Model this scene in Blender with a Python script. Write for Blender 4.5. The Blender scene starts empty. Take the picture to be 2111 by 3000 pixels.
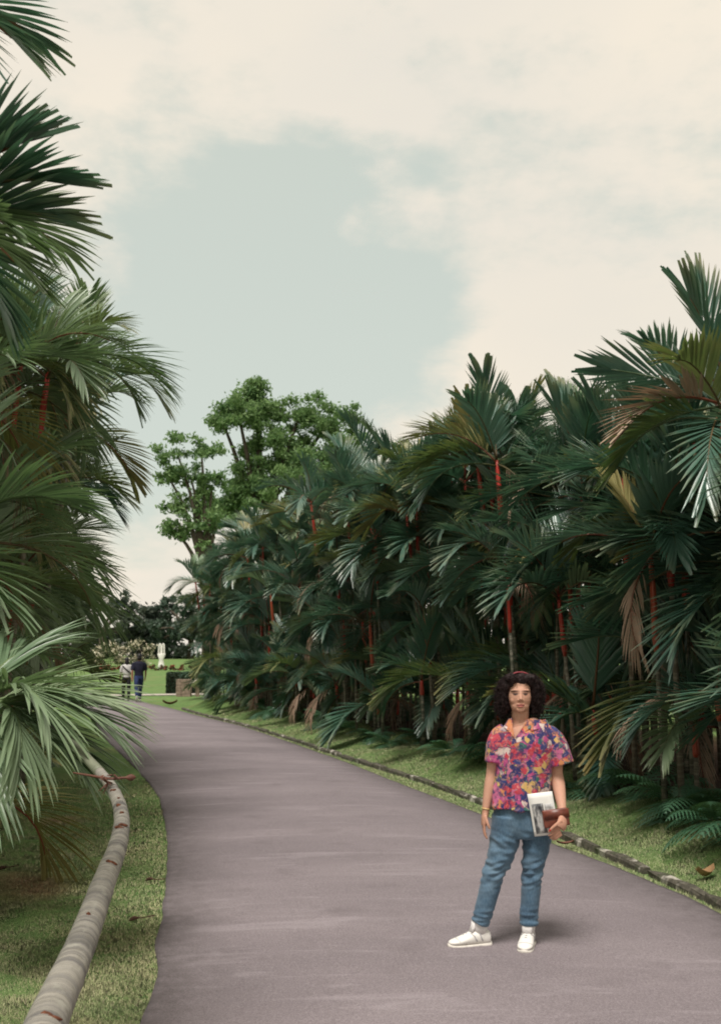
import bpy, math, random
import numpy as np
from mathutils import Vector, Matrix, noise as mnoise

# ------------------------------------------------------------------ camera, sky, sun, exposure
scene = bpy.context.scene
COL = scene.collection
R = math.radians
F_PX, CX, CY, PITCH, CAM_H = 3167.0, 1055.5, 1500.0, math.atan(420.0 / 3167.0), 1.75

cam_data = bpy.data.cameras.new("camera")
cam = bpy.data.objects.new("camera", cam_data)
COL.objects.link(cam)
cam.location = (0, 0, CAM_H)
cam.rotation_euler = (R(90) + PITCH, 0, 0)
cam_data.sensor_fit = 'VERTICAL'
cam_data.sensor_height = 36.0
cam_data.lens = 38.0
cam_data.clip_end = 3000
cam_data.dof.use_dof = True
cam_data.dof.focus_distance = 6.6
cam_data.dof.aperture_fstop = 5.0
scene.camera = cam

SUN_EL, SUN_AZ = R(66), R(196)          # azimuth measured from +Y towards +X
world = bpy.data.worlds.new("World")
scene.world = world
world.use_nodes = True
sun_data = bpy.data.lights.new("sun", 'SUN')
sun_data.energy = 3.8
sun_data.angle = R(20)
sun_data.color = (1.0, 0.955, 0.89)
sun = bpy.data.objects.new("sun", sun_data)
COL.objects.link(sun)
sun_dir = Vector((math.sin(SUN_AZ) * math.cos(SUN_EL), math.cos(SUN_AZ) * math.cos(SUN_EL), math.sin(SUN_EL)))
sun.rotation_euler = (-sun_dir).to_track_quat('-Z', 'Y').to_euler()
sun.location = (0, 0, 30)

vs = scene.view_settings
vs.view_transform = 'Standard'
vs.look = 'None'
vs.exposure = 0.0
vs.gamma = 1.0
vs.use_curve_mapping = False
scene.cycles.max_bounces = 5
scene.cycles.diffuse_bounces = 3
scene.cycles.glossy_bounces = 2
scene.cycles.transparent_max_bounces = 4
scene.cycles.transmission_bounces = 3
scene.cycles.filter_width = 1.9
scene.cycles.use_denoising = True


def pix_dir(u, v):
    dx, dz = (u - CX) / F_PX, (CY - v) / F_PX
    c, s = math.cos(PITCH), math.sin(PITCH)
    return Vector((dx, c - dz * s, s + dz * c))


def at(u, v, y):
    """point of the place seen in direction (u, v) of the survey, at distance y ahead"""
    d = pix_dir(u, v)
    return Vector((d.x * y / d.y, y, CAM_H + d.z * y / d.y))


def on_ground(u, v, z=0.0):
    d = pix_dir(u, v)
    t = (z - CAM_H) / d.z
    return Vector((d.x * t, d.y * t, z))


def build_sky():
    nt = world.node_tree
    n, l = nt.nodes, nt.links
    n.clear()
    out = n.new('ShaderNodeOutputWorld')
    bg = n.new('ShaderNodeBackground')
    bg.inputs['Strength'].default_value = 0.1
    sky = n.new('ShaderNodeTexSky')
    sky.sky_type = 'NISHITA'
    sky.sun_disc = False
    sky.sun_elevation = SUN_EL
    sky.sun_rotation = SUN_AZ
    sky.air_density = 1.0
    sky.dust_density = 2.5
    sky.ozone_density = 0.6
    co = n.new('ShaderNodeTexCoord')

    def math_node(op, a, b=None, clamp=False):
        m = n.new('ShaderNodeMath')
        m.operation = op
        m.use_clamp = clamp
        for i, q in enumerate((a, b)):
            if q is None:
                continue
            if isinstance(q, (int, float)):
                m.inputs[i].default_value = q
            else:
                l.new(q, m.inputs[i])
        return m.outputs[0]

    def vmath(op, a, b):
        m = n.new('ShaderNodeVectorMath')
        m.operation = op
        l.new(a, m.inputs[0])
        m.inputs[1].default_value = b
        return m
    # stretch the cloud field sideways, as a deck seen at a low angle
    mp = vmath('MULTIPLY', co.outputs['Generated'], (1.0, 1.0, 1.9)).outputs[0]
    nz = n.new('ShaderNodeTexNoise')
    nz.inputs['Scale'].default_value = 4.2
    nz.inputs['Detail'].default_value = 7.0
    nz.inputs['Roughness'].default_value = 0.55
    nz.inputs['Distortion'].default_value = 0.35
    l.new(mp, nz.inputs['Vector'])
    cover = math_node('ADD', math_node('MULTIPLY', math_node('SUBTRACT', nz.outputs[0], 0.5), 2.4), 0.95)
    wz = n.new('ShaderNodeTexNoise')
    wz.inputs['Scale'].default_value = 15.0
    wz.inputs['Detail'].default_value = 5.0
    wz.inputs['Roughness'].default_value = .6
    l.new(mp, wz.inputs['Vector'])
    cover = math_node('ADD', cover, math_node('MULTIPLY', math_node('SUBTRACT', wz.outputs[0], 0.5), 1.35))
    # openings in the cloud deck (direction, half width, depth); one set all round the sky
    holes = [((480, 720), 8.0, .50), ((760, 720), 7.5, .55), ((640, 900), 8.0, .60), ((960, 880), 7.0, .60), ((880, 1080), 7.0, .55),
             ((560, 1180), 7.5, .50), ((1020, 1110), 6.0, .35), ((200, 130), 4.5, .6), ((590, 150), 3.0, .25), ((560, 330), 9.0, -.55), ((250, 330), 7.0, -.35), ((950, 690), 1.7, -.42), ((1140, 655), 2.2, -.5), ((320, 865), 2.8, -.7), ((1060, 705), 1.7, -.4), ((900, 1190), 4.0, -.45), ((1150, 1230), 4.0, -.4)]
    dirs = [(pix_dir(*p).normalized(), w, d) for p, w, d in holes]
    rnd = random.Random(4)
    for i in range(16):
        a, e = rnd.uniform(0, 6.28), rnd.uniform(.15, 1.3)
        v = Vector((math.sin(a) * math.cos(e), math.cos(a) * math.cos(e), math.sin(e)))
        if v.y > .75:
            continue
        dirs.append((v, rnd.uniform(8, 14), .5))
    for v, w, d in dirs:
        dt = vmath('DOT_PRODUCT', co.outputs['Generated'], tuple(v)).outputs['Value']
        c0 = math.cos(R(w * 1.5))
        mr = n.new('ShaderNodeMapRange')
        mr.interpolation_type = 'SMOOTHSTEP'
        mr.inputs['From Min'].default_value = c0
        mr.inputs['From Max'].default_value = 1.0
        mr.inputs['To Min'].default_value = 0
        mr.inputs['To Max'].default_value = d
        l.new(dt, mr.inputs['Value'])
        cover = math_node('SUBTRACT', cover, mr.outputs[0])
    mask = n.new('ShaderNodeMapRange')
    mask.interpolation_type = 'SMOOTHSTEP'
    mask.inputs['From Min'].default_value = .12
    mask.inputs['From Max'].default_value = 1.0
    mask.inputs['To Min'].default_value = .1
    mask.inputs['To Max'].default_value = 1.0
    l.new(cover, mask.inputs['Value'])
    n2 = n.new('ShaderNodeTexNoise')
    n2.inputs['Scale'].default_value = 3.0
    n2.inputs['Detail'].default_value = 4.0
    l.new(mp, n2.inputs['Vector'])
    cr = n.new('ShaderNodeValToRGB')
    cr.color_ramp.elements[0].position = .3
    cr.color_ramp.elements[0].color = (8.3, 7.8, 6.9, 1)
    cr.color_ramp.elements[1].position = .62
    cr.color_ramp.elements[1].color = (9.1, 8.3, 7.05, 1)
    l.new(n2.outputs[0], cr.inputs[0])
    veil = n.new('ShaderNodeMixRGB')          # thin high veil over the whole sky
    veil.inputs[0].default_value = .66
    l.new(sky.outputs[0], veil.inputs[1])
    veil.inputs[2].default_value = (8.0, 8.7, 7.3, 1)
    mx = n.new('ShaderNodeMixRGB')
    l.new(mask.outputs[0], mx.inputs[0])
    l.new(veil.outputs[0], mx.inputs[1])
    l.new(cr.outputs[0], mx.inputs[2])
    l.new(mx.outputs[0], bg.inputs['Color'])
    l.new(bg.outputs[0], out.inputs['Surface'])


build_sky()

# ------------------------------------------------------------------ helpers
ORD = ("first second third fourth fifth sixth seventh eighth ninth tenth eleventh twelfth thirteenth fourteenth fifteenth "
       "sixteenth seventeenth eighteenth nineteenth twentieth twenty-first twenty-second twenty-third twenty-fourth "
       "twenty-fifth twenty-sixth twenty-seventh twenty-eighth twenty-ninth thirtieth thirty-first thirty-second "
       "thirty-third thirty-fourth thirty-fifth thirty-sixth thirty-seventh thirty-eighth thirty-ninth fortieth").split()


def tag(o, label=None, cat=None, group=None, kind=None):
    if label:
        o['label'] = label
    if cat:
        o['category'] = cat
    if group:
        o['group'] = group
    if kind:
        o['kind'] = kind
    return o


def empty(name, loc, rz=0.0):
    o = bpy.data.objects.new(name, None)
    COL.objects.link(o)
    o.location = loc
    o.rotation_euler = (0, 0, rz)
    o.empty_display_size = .1
    return o


def mesh_data(name, verts, faces, mats=(), smooth=True, fmat=None, attrs=None):
    me = bpy.data.meshes.new(name)
    me.from_pydata([tuple(v) for v in verts], [], [tuple(f) for f in faces])
    for m in mats:
        me.materials.append(m)
    if smooth:
        me.polygons.foreach_set('use_smooth', [True] * len(me.polygons))
    if fmat is not None:
        me.polygons.foreach_set('material_index', list(fmat))
    for k, vals in (attrs or {}).items():
        a = me.attributes.new(k, 'FLOAT', 'POINT')
        a.data.foreach_set('value', list(vals))
    me.update()
    return me


def obj(name, me, parent=None, loc=(0, 0, 0), rot=(0, 0, 0), scale=1.0):
    o = bpy.data.objects.new(name, me)
    COL.objects.link(o)
    o.location = loc
    o.rotation_euler = rot
    if scale != 1.0:
        o.scale = (scale,) * 3
    if parent:
        o.parent = parent
    return o


class MB:
    """collects shapes of one piece"""
    def __init__(self):
        self.v, self.f, self.m = [], [], []

    def add(self, vf, mat=0):
        v, f = vf
        o = len(self.v)
        self.v += [tuple(p) for p in v]
        self.f += [tuple(i + o for i in q) for q in f]
        self.m += [mat] * len(f)
        return self

    def build(self, name, mats, parent=None, loc=(0, 0, 0), smooth=True):
        if not isinstance(mats, (list, tuple)):
            mats = [mats]
        return obj(name, mesh_data(name, self.v, self.f, mats, smooth, self.m), parent, loc)


def smooth_curve(pts, n):
    """Catmull-Rom through rows of numbers"""
    p = np.array(pts, float)
    p = np.vstack([2 * p[0] - p[1], p, 2 * p[-1] - p[-2]])
    out = []
    m = len(pts) - 1
    for k in range(n):
        t = k / (n - 1) * m
        i = min(int(t), m - 1)
        t -= i
        a, b, c, d = p[i], p[i + 1], p[i + 2], p[i + 3]
        out.append(.5 * (2 * b + (c - a) * t + (2 * a - 5 * b + 4 * c - d) * t * t + (3 * b - a - 3 * c + d) * t ** 3))
    return np.array(out)


def tube(path, radii, seg=10, ref=(0, 1, 0), power=2.0, caps=True):
    """loft along path; radii scalars or (across, along ref) pairs"""
    path = [Vector(p) for p in path]
    n = len(path)
    ref = Vector(ref)
    verts, faces = [], []
    for i, p in enumerate(path):
        t = (path[min(i + 1, n - 1)] - path[max(i - 1, 0)])
        t = t.normalized() if t.length > 1e-9 else Vector((0, 0, 1))
        b = ref - t * ref.dot(t)
        if b.length < 1e-4:
            b = Vector((1, 0, 0)) - t * t.x
        b.normalize()
        a = b.cross(t)
        r = radii[i]
        ra, rb = (r, r) if isinstance(r, (int, float)) else r
        for k in range(seg):
            w = 2 * math.pi * k / seg
            c, s = math.cos(w), math.sin(w)
            if power != 2.0:
                c = math.copysign(abs(c) ** (2 / power), c)
                s = math.copysign(abs(s) ** (2 / power), s)
            verts.append(p + a * (ra * c) + b * (rb * s))
    for i in range(n - 1):
        for k in range(seg):
            k2 = (k + 1) % seg
            faces.append((i * seg + k, i * seg + k2, (i + 1) * seg + k2, (i + 1) * seg + k))
    if caps:
        faces.append(tuple(reversed(range(seg))))
        faces.append(tuple((n - 1) * seg + k for k in range(seg)))
    return verts, faces


def ball(c, r, seg=16, rings=10):
    c = Vector(c)
    if isinstance(r, (int, float)):
        r = (r, r, r)
    verts = [c + Vector((0, 0, -r[2]))]
    for i in range(1, rings):
        a = -math.pi / 2 + math.pi * i / rings
        for k in range(seg):
            w = 2 * math.pi * k / seg
            verts.append(c + Vector((r[0] * math.cos(a) * math.cos(w), r[1] * math.cos(a) * math.sin(w), r[2] * math.sin(a))))
    verts.append(c + Vector((0, 0, r[2])))
    faces = []
    for k in range(seg):
        faces.append((0, 1 + (k + 1) % seg, 1 + k))
    for i in range(rings - 2):
        for k in range(seg):
            a, b = 1 + i * seg + k, 1 + i * seg + (k + 1) % seg
            faces.append((a, b, b + seg, a + seg))
    top = len(verts) - 1
    o = 1 + (rings - 2) * seg
    for k in range(seg):
        faces.append((o + k, o + (k + 1) % seg, top))
    return verts, faces


def box(c, s, rot=None):
    c = Vector(c)
    v = []
    for z in (-.5, .5):
        for x, y in ((-.5, -.5), (.5, -.5), (.5, .5), (-.5, .5)):
            p = Vector((x * s[0], y * s[1], z * s[2]))
            if rot is not None:
                p = rot @ p
            v.append(c + p)
    f = [(3, 2, 1, 0), (4, 5, 6, 7), (0, 1, 5, 4), (1, 2, 6, 5), (2, 3, 7, 6), (3, 0, 4, 7)]
    return v, f


def remeshed(name, mb, voxel, smooth_it=4, factor=.5):
    """one continuous skin grown over all shapes of mb"""
    me = mesh_data(name + "_raw", mb.v, mb.f)
    o = bpy.data.objects.new(name + "_raw", me)
    COL.objects.link(o)
    m = o.modifiers.new('r', 'REMESH')
    m.mode = 'VOXEL'
    m.voxel_size = voxel
    if smooth_it:
        s = o.modifiers.new('s', 'SMOOTH')
        s.iterations = smooth_it
        s.factor = factor
    dg = bpy.context.evaluated_depsgraph_get()
    res = bpy.data.meshes.new_from_object(o.evaluated_get(dg))
    res.name = name
    bpy.data.objects.remove(o)
    bpy.data.meshes.remove(me)
    res.materials.clear()
    res.polygons.foreach_set('use_smooth', [True] * len(res.polygons))
    return res


def coords(me):
    a = np.empty(len(me.vertices) * 3)
    me.vertices.foreach_get('co', a)
    return a.reshape(-1, 3)


def set_coords(me, a):
    me.vertices.foreach_set('co', np.ascontiguousarray(a).ravel())
    me.update()


def normals(me):
    a = np.empty(len(me.vertices) * 3)
    me.vertex_normals.foreach_get('vector', a)
    return a.reshape(-1, 3)


def point_colors(me, rgb, name='col'):
    a = me.color_attributes.new(name, 'FLOAT_COLOR', 'POINT')
    c = np.ones((len(rgb), 4))
    c[:, :3] = rgb
    a.data.foreach_set('color', c.ravel())


def np_mesh(name, verts, faces, mats, smooth=False, attrs=None):
    """fast mesh of equal-sided faces from arrays"""
    me = bpy.data.meshes.new(name)
    nv, nf, k = len(verts), len(faces), faces.shape[1]
    me.vertices.add(nv)
    me.vertices.foreach_set('co', np.ascontiguousarray(verts, dtype=np.float32).ravel())
    me.loops.add(nf * k)
    me.loops.foreach_set('vertex_index', np.ascontiguousarray(faces, dtype=np.int32).ravel())
    me.polygons.add(nf)
    me.polygons.foreach_set('loop_start', np.arange(0, nf * k, k, dtype=np.int32))
    if smooth:
        me.polygons.foreach_set('use_smooth', np.ones(nf, dtype=bool))
    for m in mats:
        me.materials.append(m)
    for key, vals in (attrs or {}).items():
        a = me.attributes.new(key, 'FLOAT', 'POINT')
        a.data.foreach_set('value', np.ascontiguousarray(vals, dtype=np.float32))
    me.update(calc_edges=True)
    return me


# ------------------------------------------------------------------ materials
class Mat:
    def __init__(self, name):
        self.m = bpy.data.materials.new(name)
        self.m.use_nodes = True
        self.nt = self.m.node_tree
        self.n, self.l = self.nt.nodes, self.nt.links
        self.b = self.n['Principled BSDF']
        self.out = self.n['Material Output']

    def coord(self, kind='Object', scale=(1, 1, 1)):
        c = self.n.new('ShaderNodeTexCoord')
        mp = self.n.new('ShaderNodeMapping')
        mp.inputs['Scale'].default_value = scale
        self.l.new(c.outputs[kind], mp.inputs[0])
        return mp.outputs[0]

    def world(self, scale=(1, 1, 1)):
        c = self.n.new('ShaderNodeNewGeometry')
        mp = self.n.new('ShaderNodeMapping')
        mp.inputs['Scale'].default_value = scale
        self.l.new(c.outputs['Position'], mp.inputs[0])
        return mp.outputs[0]

    def noise(self, vec, scale, detail=4, rough=.55, dist=0):
        t = self.n.new('ShaderNodeTexNoise')
        t.inputs['Scale'].default_value = scale
        t.inputs['Detail'].default_value = detail
        t.inputs['Roughness'].default_value = rough
        t.inputs['Distortion'].default_value = dist
        self.l.new(vec, t.inputs['Vector'])
        return t.outputs[0]

    def attr(self, name, out='Fac'):
        a = self.n.new('ShaderNodeAttribute')
        a.attribute_name = name
        return a.outputs[out]

    def rand(self):
        return self.n.new('ShaderNodeObjectInfo').outputs['Random']

    def ramp(self, fac, stops, constant=False):
        r = self.n.new('ShaderNodeValToRGB')
        if constant:
            r.color_ramp.interpolation = 'CONSTANT'
        e = r.color_ramp.elements
        while len(e) < len(stops):
            e.new(.5)
        for i, (p, c) in enumerate(stops):
            e[i].position = p
            e[i].color = (*c, 1) if len(c) == 3 else c
        self.l.new(fac, r.inputs[0])
        return r.outputs[0]

    def rng(self, v, a, b, c=0.0, d=1.0):
        r = self.n.new('ShaderNodeMapRange')
        for k, q in zip(('From Min', 'From Max', 'To Min', 'To Max'), (a, b, c, d)):
            r.inputs[k].default_value = q
        self.l.new(v, r.inputs['Value'])
        return r.outputs[0]

    def mix(self, fac, a, b, mode='MIX'):
        m = self.n.new('ShaderNodeMixRGB')
        m.blend_type = mode
        for i, q in enumerate((fac, a, b)):
            if isinstance(q, (int, float)):
                m.inputs[i].default_value = q
            elif isinstance(q, tuple):
                m.inputs[i].default_value = (*q, 1)
            else:
                self.l.new(q, m.inputs[i])
        return m.outputs[0]

    def mul(self, a, b):
        m = self.n.new('ShaderNodeMath')
        m.operation = 'MULTIPLY'
        for i, q in enumerate((a, b)):
            if isinstance(q, (int, float)):
                m.inputs[i].default_value = q
            else:
                self.l.new(q, m.inputs[i])
        return m.outputs[0]

    def color(self, c):
        if isinstance(c, tuple):
            self.b.inputs['Base Color'].default_value = (*c, 1)
        else:
            self.l.new(c, self.b.inputs['Base Color'])
        return self

    def set(self, rough=.6, spec=.5, sheen=0.0):
        self.b.inputs['Roughness'].default_value = rough
        self.b.inputs['Specular IOR Level'].default_value = spec
        if sheen:
            self.b.inputs['Sheen Weight'].default_value = sheen
        return self

    def bump(self, h, strength=.3, dist=.01):
        b = self.n.new('ShaderNodeBump')
        b.inputs['Strength'].default_value = strength
        b.inputs['Distance'].default_value = dist
        self.l.new(h, b.inputs['Height'])
        self.l.new(b.outputs[0], self.b.inputs['Normal'])
        return self

    def translucent(self, col, fac=.25):
        t = self.n.new('ShaderNodeBsdfTranslucent')
        if isinstance(col, tuple):
            t.inputs['Color'].default_value = (*col, 1)
        else:
            self.l.new(col, t.inputs['Color'])
        mx = self.n.new('ShaderNodeMixShader')
        mx.inputs[0].default_value = fac
        self.l.new(self.b.outputs[0], mx.inputs[1])
        self.l.new(t.outputs[0], mx.inputs[2])
        self.l.new(mx.outputs[0], self.out.inputs['Surface'])
        return self


M = {}


def plain(name, col, rough=.6, spec=.4, vary=.15, scale=12.0, bump=0.0):
    a = Mat(name)
    nz = a.noise(a.coord(), scale)
    lo, hi = tuple(c * (1 - vary) for c in col), tuple(min(1, c * (1 + vary)) for c in col)
    a.color(a.ramp(nz, [(.3, lo), (.7, hi)])).set(rough, spec)
    if bump:
        a.bump(nz, bump)
    M[name] = a.m
    return a.m


def leaf(name, stops, tipcol, tip=.5, rough=.42, spec=.5, tr=.22, trcol=(.12, .22, .03)):
    """frond colour differs from frond to frond; old tips yellow"""
    a = Mat(name)
    base = a.ramp(a.rand(), stops)
    w = a.noise(a.world(), 9.0, 3)
    base = a.mix(a.rng(w, .35, .7, 0, .55), base, a.mix(.5, base, stops[-1][1]))
    t = a.mul(a.rng(a.attr('tip'), .45, 1.0), a.rng(a.noise(a.world(), 2.3, 2), .4, .7, 0, tip))
    col = a.mix(t, base, tipcol)
    a.color(col).set(rough, spec).translucent(a.mix(.6, col, trcol), tr)
    M[name] = a.m
    return a.m


def make_materials():
    leaf('frond_green', [(0, (.045, .115, .085)), (.35, (.06, .14, .1)), (.7, (.075, .165, .118)), (1, (.13, .21, .165))], (.36, .3, .15), tip=.8, rough=.33, spec=.9, trcol=(.06, .17, .06))
    leaf('frond_pale', [(0, (.13, .21, .12)), (.5, (.19, .27, .155)), (1, (.26, .33, .2))], (.2, .22, .1), rough=.34, spec=.7)
    leaf('frond_yellow', [(0, (.1, .165, .07)), (.5, (.17, .2, .08)), (1, (.3, .25, .1))], (.42, .32, .14), tip=.9)
    leaf('frond_dry', [(0, (.19, .11, .075)), (.5, (.3, .2, .14)), (1, (.42, .31, .23))], (.35, .26, .18), rough=.7, spec=.2, tr=.1, trcol=(.2, .1, .05))
    leaf('fern_green', [(0, (.045, .13, .075)), (1, (.085, .19, .1))], (.1, .13, .04))
    a = Mat('petiole')
    a.color(a.ramp(a.rand(), [(0, (.05, .09, .03)), (.5, (.11, .07, .03)), (1, (.22, .05, .03))])).set(.45)
    M['petiole'] = a.m
    plain('petiole_green', (.12, .17, .07), .5, .4, .2, 20)
    a = Mat('crownshaft_red')
    w = a.noise(a.world((1, 1, .25)), 14)
    a.color(a.mix(a.rng(w, .4, .7, 0, .6), a.ramp(a.rand(), [(0, (.42, .032, .022)), (.6, (.58, .045, .03)), (1, (.45, .09, .04))]), (.16, .05, .03))).set(.42, .5)
    M['crownshaft_red'] = a.m
    a = Mat('cane')
    z = a.world((1, 1, 9))
    w = a.noise(z, 3.0, 4)
    a.color(a.mix(a.rng(w, .45, .6), a.ramp(a.rand(), [(0, (.07, .08, .055)), (.5, (.12, .11, .08)), (1, (.16, .12, .085))]), (.24, .22, .17))).set(.75, .25).bump(w, .3)
    M['cane'] = a.m
    # leaning trunk: grey bark, pale rings, rust scars
    a = Mat('ringed_bark')
    al = a.attr('along')
    cb = a.n.new('ShaderNodeCombineXYZ')
    a.l.new(al, cb.inputs[0])
    n1 = a.noise(cb.outputs[0], 4.3, 3, .6)
    n2 = a.noise(a.world((1, 1, 1)), 38, 5, .65)
    n3 = a.noise(cb.outputs[0], 26, 2, .6)
    c = a.ramp(n1, [(.36, (.075, .072, .07)), (.46, (.14, .132, .127)), (.55, (.29, .27, .235)), (.62, (.17, .16, .15)), (.72, (.12, .112, .105))])
    c = a.mix(a.rng(n3, .4, .58, 0, .55), c, (.33, .305, .26))
    n4 = a.noise(cb.outputs[0], 33, 3, .7)
    c = a.mix(a.ramp(n4, [(.44, (0, 0, 0)), (.47, (.75, .75, .75)), (.5, (0, 0, 0))]), c, (.06, .055, .05))
    c = a.mix(a.rng(a.noise(a.world(), 16, 4, .65), .54, .66, 0, .55), c, (.34, .33, .28))
    c = a.mix(a.rng(n2, .5, .72, 0, .6), c, (.16, .15, .12))
    a.color(c).set(.75, .25).bump(n2, .35, .006)
    M['ringed_bark'] = a.m
    plain('rust_scar', (.12, .045, .025), .85, .15, .5, 60)
    plain('flower_stalk', (.12, .05, .036), .6, .3, .3, 30)
    plain('dry_stalk', (.085, .045, .032), .85, .2, .45, 40)
    plain('bark', (.085, .07, .052), .9, .2, .4, 9, .4)
    # lawns
    a = Mat('lawn')
    wv = a.world()
    big = a.noise(wv, .55, 4, .6)
    mid = a.noise(wv, 3.5, 5, .6)
    fine = a.noise(wv, 60, 3, .6)
    c = a.ramp(mid, [(.3, (.085, .15, .05)), (.5, (.12, .2, .065)), (.72, (.18, .25, .09))])
    c = a.mix(a.rng(big, .5, .7, 0, .5), c, (.23, .2, .1))
    c = a.mix(a.rng(fine, .4, .7, 0, .45), c, (.09, .14, .045))
    s = a.noise(wv, 7, 4, .65)
    soil = a.ramp(s, [(.3, (.028, .017, .012)), (.6, (.06, .035, .022)), (.75, (.12, .07, .045))])
    c = a.mix(a.attr('soil'), c, soil)
    c = a.mix(a.attr('bare'), c, a.ramp(s, [(.3, (.14, .085, .05)), (.6, (.26, .17, .1)), (.75, (.36, .25, .16))]))
    a.color(c).set(.95, .1).bump(fine, .6, .02)
    M['lawn'] = a.m
    a = Mat('grass_blades')
    wv = a.world()
    big = a.noise(wv, .8, 3, .6)
    mid = a.noise(wv, 4.0, 4, .6)
    rv = a.attr('rnd')
    c = a.ramp(rv, [(0, (.2, .29, .11)), (.4, (.31, .4, .165)), (.75, (.46, .5, .26)), (1, (.7, .62, .42))])
    dry = a.mix(a.rng(big, .38, .58, .3, .8), c, (.56, .5, .29))
    c = a.mix(a.attr('dry'), c, dry)
    c = a.mix(a.rng(mid, .45, .7, 0, .4), c, (.12, .25, .085))
    a.color(c).set(.7, .15)
    up = a.n.new('ShaderNodeCombineXYZ')      # blades share the lie of the lawn
    up.inputs[2].default_value = 1.0
    a.l.new(up.outputs[0], a.b.inputs['Normal'])
    M['grass_blades'] = a.m
    # asphalt, greyish mauve with streaks of sun and palm shade painted in
    a = Mat('asphalt')
    wv = a.world()
    fine = a.noise(wv, 170, 3, .7)
    mid = a.noise(wv, 11, 5, .65)
    big = a.noise(a.world((.5, 1.1, 1)), .8, 6, .62, .2)
    c = a.ramp(big, [(.3, (.14, .117, .13)), (.5, (.188, .157, .172)), (.7, (.24, .203, .218))])
    c = a.mix(a.rng(mid, .35, .7, 0, .3), c, (.165, .138, .145))
    c = a.mix(a.rng(fine, .42, .66, 0, .5), c, (.39, .345, .345))
    grain = a.noise(wv, 75, 2, .8)
    c = a.mix(a.rng(grain, .36, .5, .4, 0), c, (.1, .085, .092))
    c = a.mix(a.rng(grain, .54, .7, 0, .35), c, (.36, .315, .34))
    st = a.noise(a.world((.45, 2.6, 1)), 1.7, 5, .65, .5)
    c = a.mix(a.rng(st, .56, .68, 0, .4), c, (.36, .315, .335))
    c = a.mix(a.rng(a.noise(wv, 2.1, 5, .6), .58, .72, 0, .35), c, (.12, .1, .105))
    c = a.mix(a.rng(a.noise(wv, 210, 2, .7), .55, .75, 0, .7), c, (.07, .06, .06))
    c = a.mix(a.mul(a.attr('edge'), a.rng(a.noise(wv, 9, 5, .65), .25, .65, .25, .8)), c, (.075, .064, .062))  # darker path edges: hedge shade put into the asphalt colour
    a.color(c).set(.88, .2).bump(fine, .5, .006)
    M['asphalt'] = a.m
    a = Mat('side_path')
    a.color(a.ramp(a.noise(a.world(), 3, 5), [(.3, (.36, .32, .28)), (.7, (.46, .41, .36))])).set(.9, .2)
    M['side_path'] = a.m
    a = Mat('kerb_concrete')
    wv = a.world()
    n1 = a.noise(wv, 3.2, 4, .65)
    n2 = a.noise(wv, 22, 5, .65)
    c = a.ramp(n2, [(.3, (.045, .042, .034)), (.55, (.1, .09, .07)), (.75, (.2, .18, .14))])
    c = a.mix(a.rng(n1, .56, .64, 0, .85), c, (.52, .48, .42))
    c = a.mix(a.rng(a.noise(wv, 5, 3), .52, .68, 0, .6), c, (.045, .065, .022))
    a.color(c).set(.92, .2).bump(n2, .7, .012)
    M['kerb_concrete'] = a.m
    # people
    a = Mat('skin')
    c = a.attr('col', 'Color')
    nz = a.noise(a.coord(), 45, 3)
    a.color(a.mix(a.rng(nz, .35, .7, 0, .12), c, (.3, .12, .08))).set(.62, .25)
    a.b.inputs['Subsurface Weight'].default_value = .12
    a.b.inputs['Subsurface Radius'].default_value = (.012, .005, .003)
    M['skin'] = a.m
    a = Mat('curly_hair')
    a.color(a.ramp(a.noise(a.coord(), 55, 3), [(.3, (.008, .0045, .005)), (.7, (.03, .016, .016))])).set(.6, .18)
    M['curly_hair'] = a.m
    a = Mat('floral_cloth')
    co = a.coord()
    nn = a.n.new('ShaderNodeTexNoise')
    nn.inputs['Scale'].default_value = 24
    nn.inputs['Detail'].default_value = 3
    a.l.new(co, nn.inputs['Vector'])
    vadd = a.n.new('ShaderNodeVectorMath')
    vadd.operation = 'MULTIPLY_ADD'
    a.l.new(nn.outputs['Color'], vadd.inputs[0])
    vadd.inputs[1].default_value = (.06, .06, .06)
    a.l.new(co, vadd.inputs[2])

    def voro(scale):
        v = a.n.new('ShaderNodeTexVoronoi')
        v.feature = 'SMOOTH_F1'
        v.inputs['Smoothness'].default_value = .22
        v.inputs['Scale'].default_value = scale
        a.l.new(vadd.outputs[0], v.inputs['Vector'])
        return v
    pal = [(0, (.45, .04, .06)), (.13, (.42, .07, .2)), (.26, (.03, .032, .13)), (.4, (.52, .2, .09)), (.48, (.45, .05, .08)),
           (.57, (.045, .05, .17)), (.68, (.04, .13, .12)), (.77, (.56, .36, .12)), (.83, (.48, .12, .24)), (.93, (.62, .5, .46))]
    v1, v2 = voro(12.5), voro(30)
    sp1, sp2 = a.n.new('ShaderNodeSeparateColor'), a.n.new('ShaderNodeSeparateColor')
    a.l.new(v1.outputs['Color'], sp1.inputs[0])
    a.l.new(v2.outputs['Color'], sp2.inputs[0])
    c1 = a.ramp(sp1.outputs[0], pal, True)
    c2 = a.ramp(sp2.outputs[1], pal, True)
    c = a.mix(a.rng(sp2.outputs[2], .5, .56), c1, c2)
    c = a.mix(a.rng(a.noise(vadd.outputs[0], 48, 4, .6), .52, .7, 0, .6), c, (.7, .38, .32))
    c = a.mix(a.rng(a.noise(vadd.outputs[0], 31, 4, .6), .5, .62, 0, .85), c, (.03, .03, .1))
    a.color(c).set(.7, .25, .1)
    M['floral_cloth'] = a.m
    a = Mat('denim')
    co = a.coord()
    n1 = a.noise(co, 7, 5, .6)
    n2 = a.noise(a.coord('Object', (1, 1, .3)), 160, 3, .6)
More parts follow.
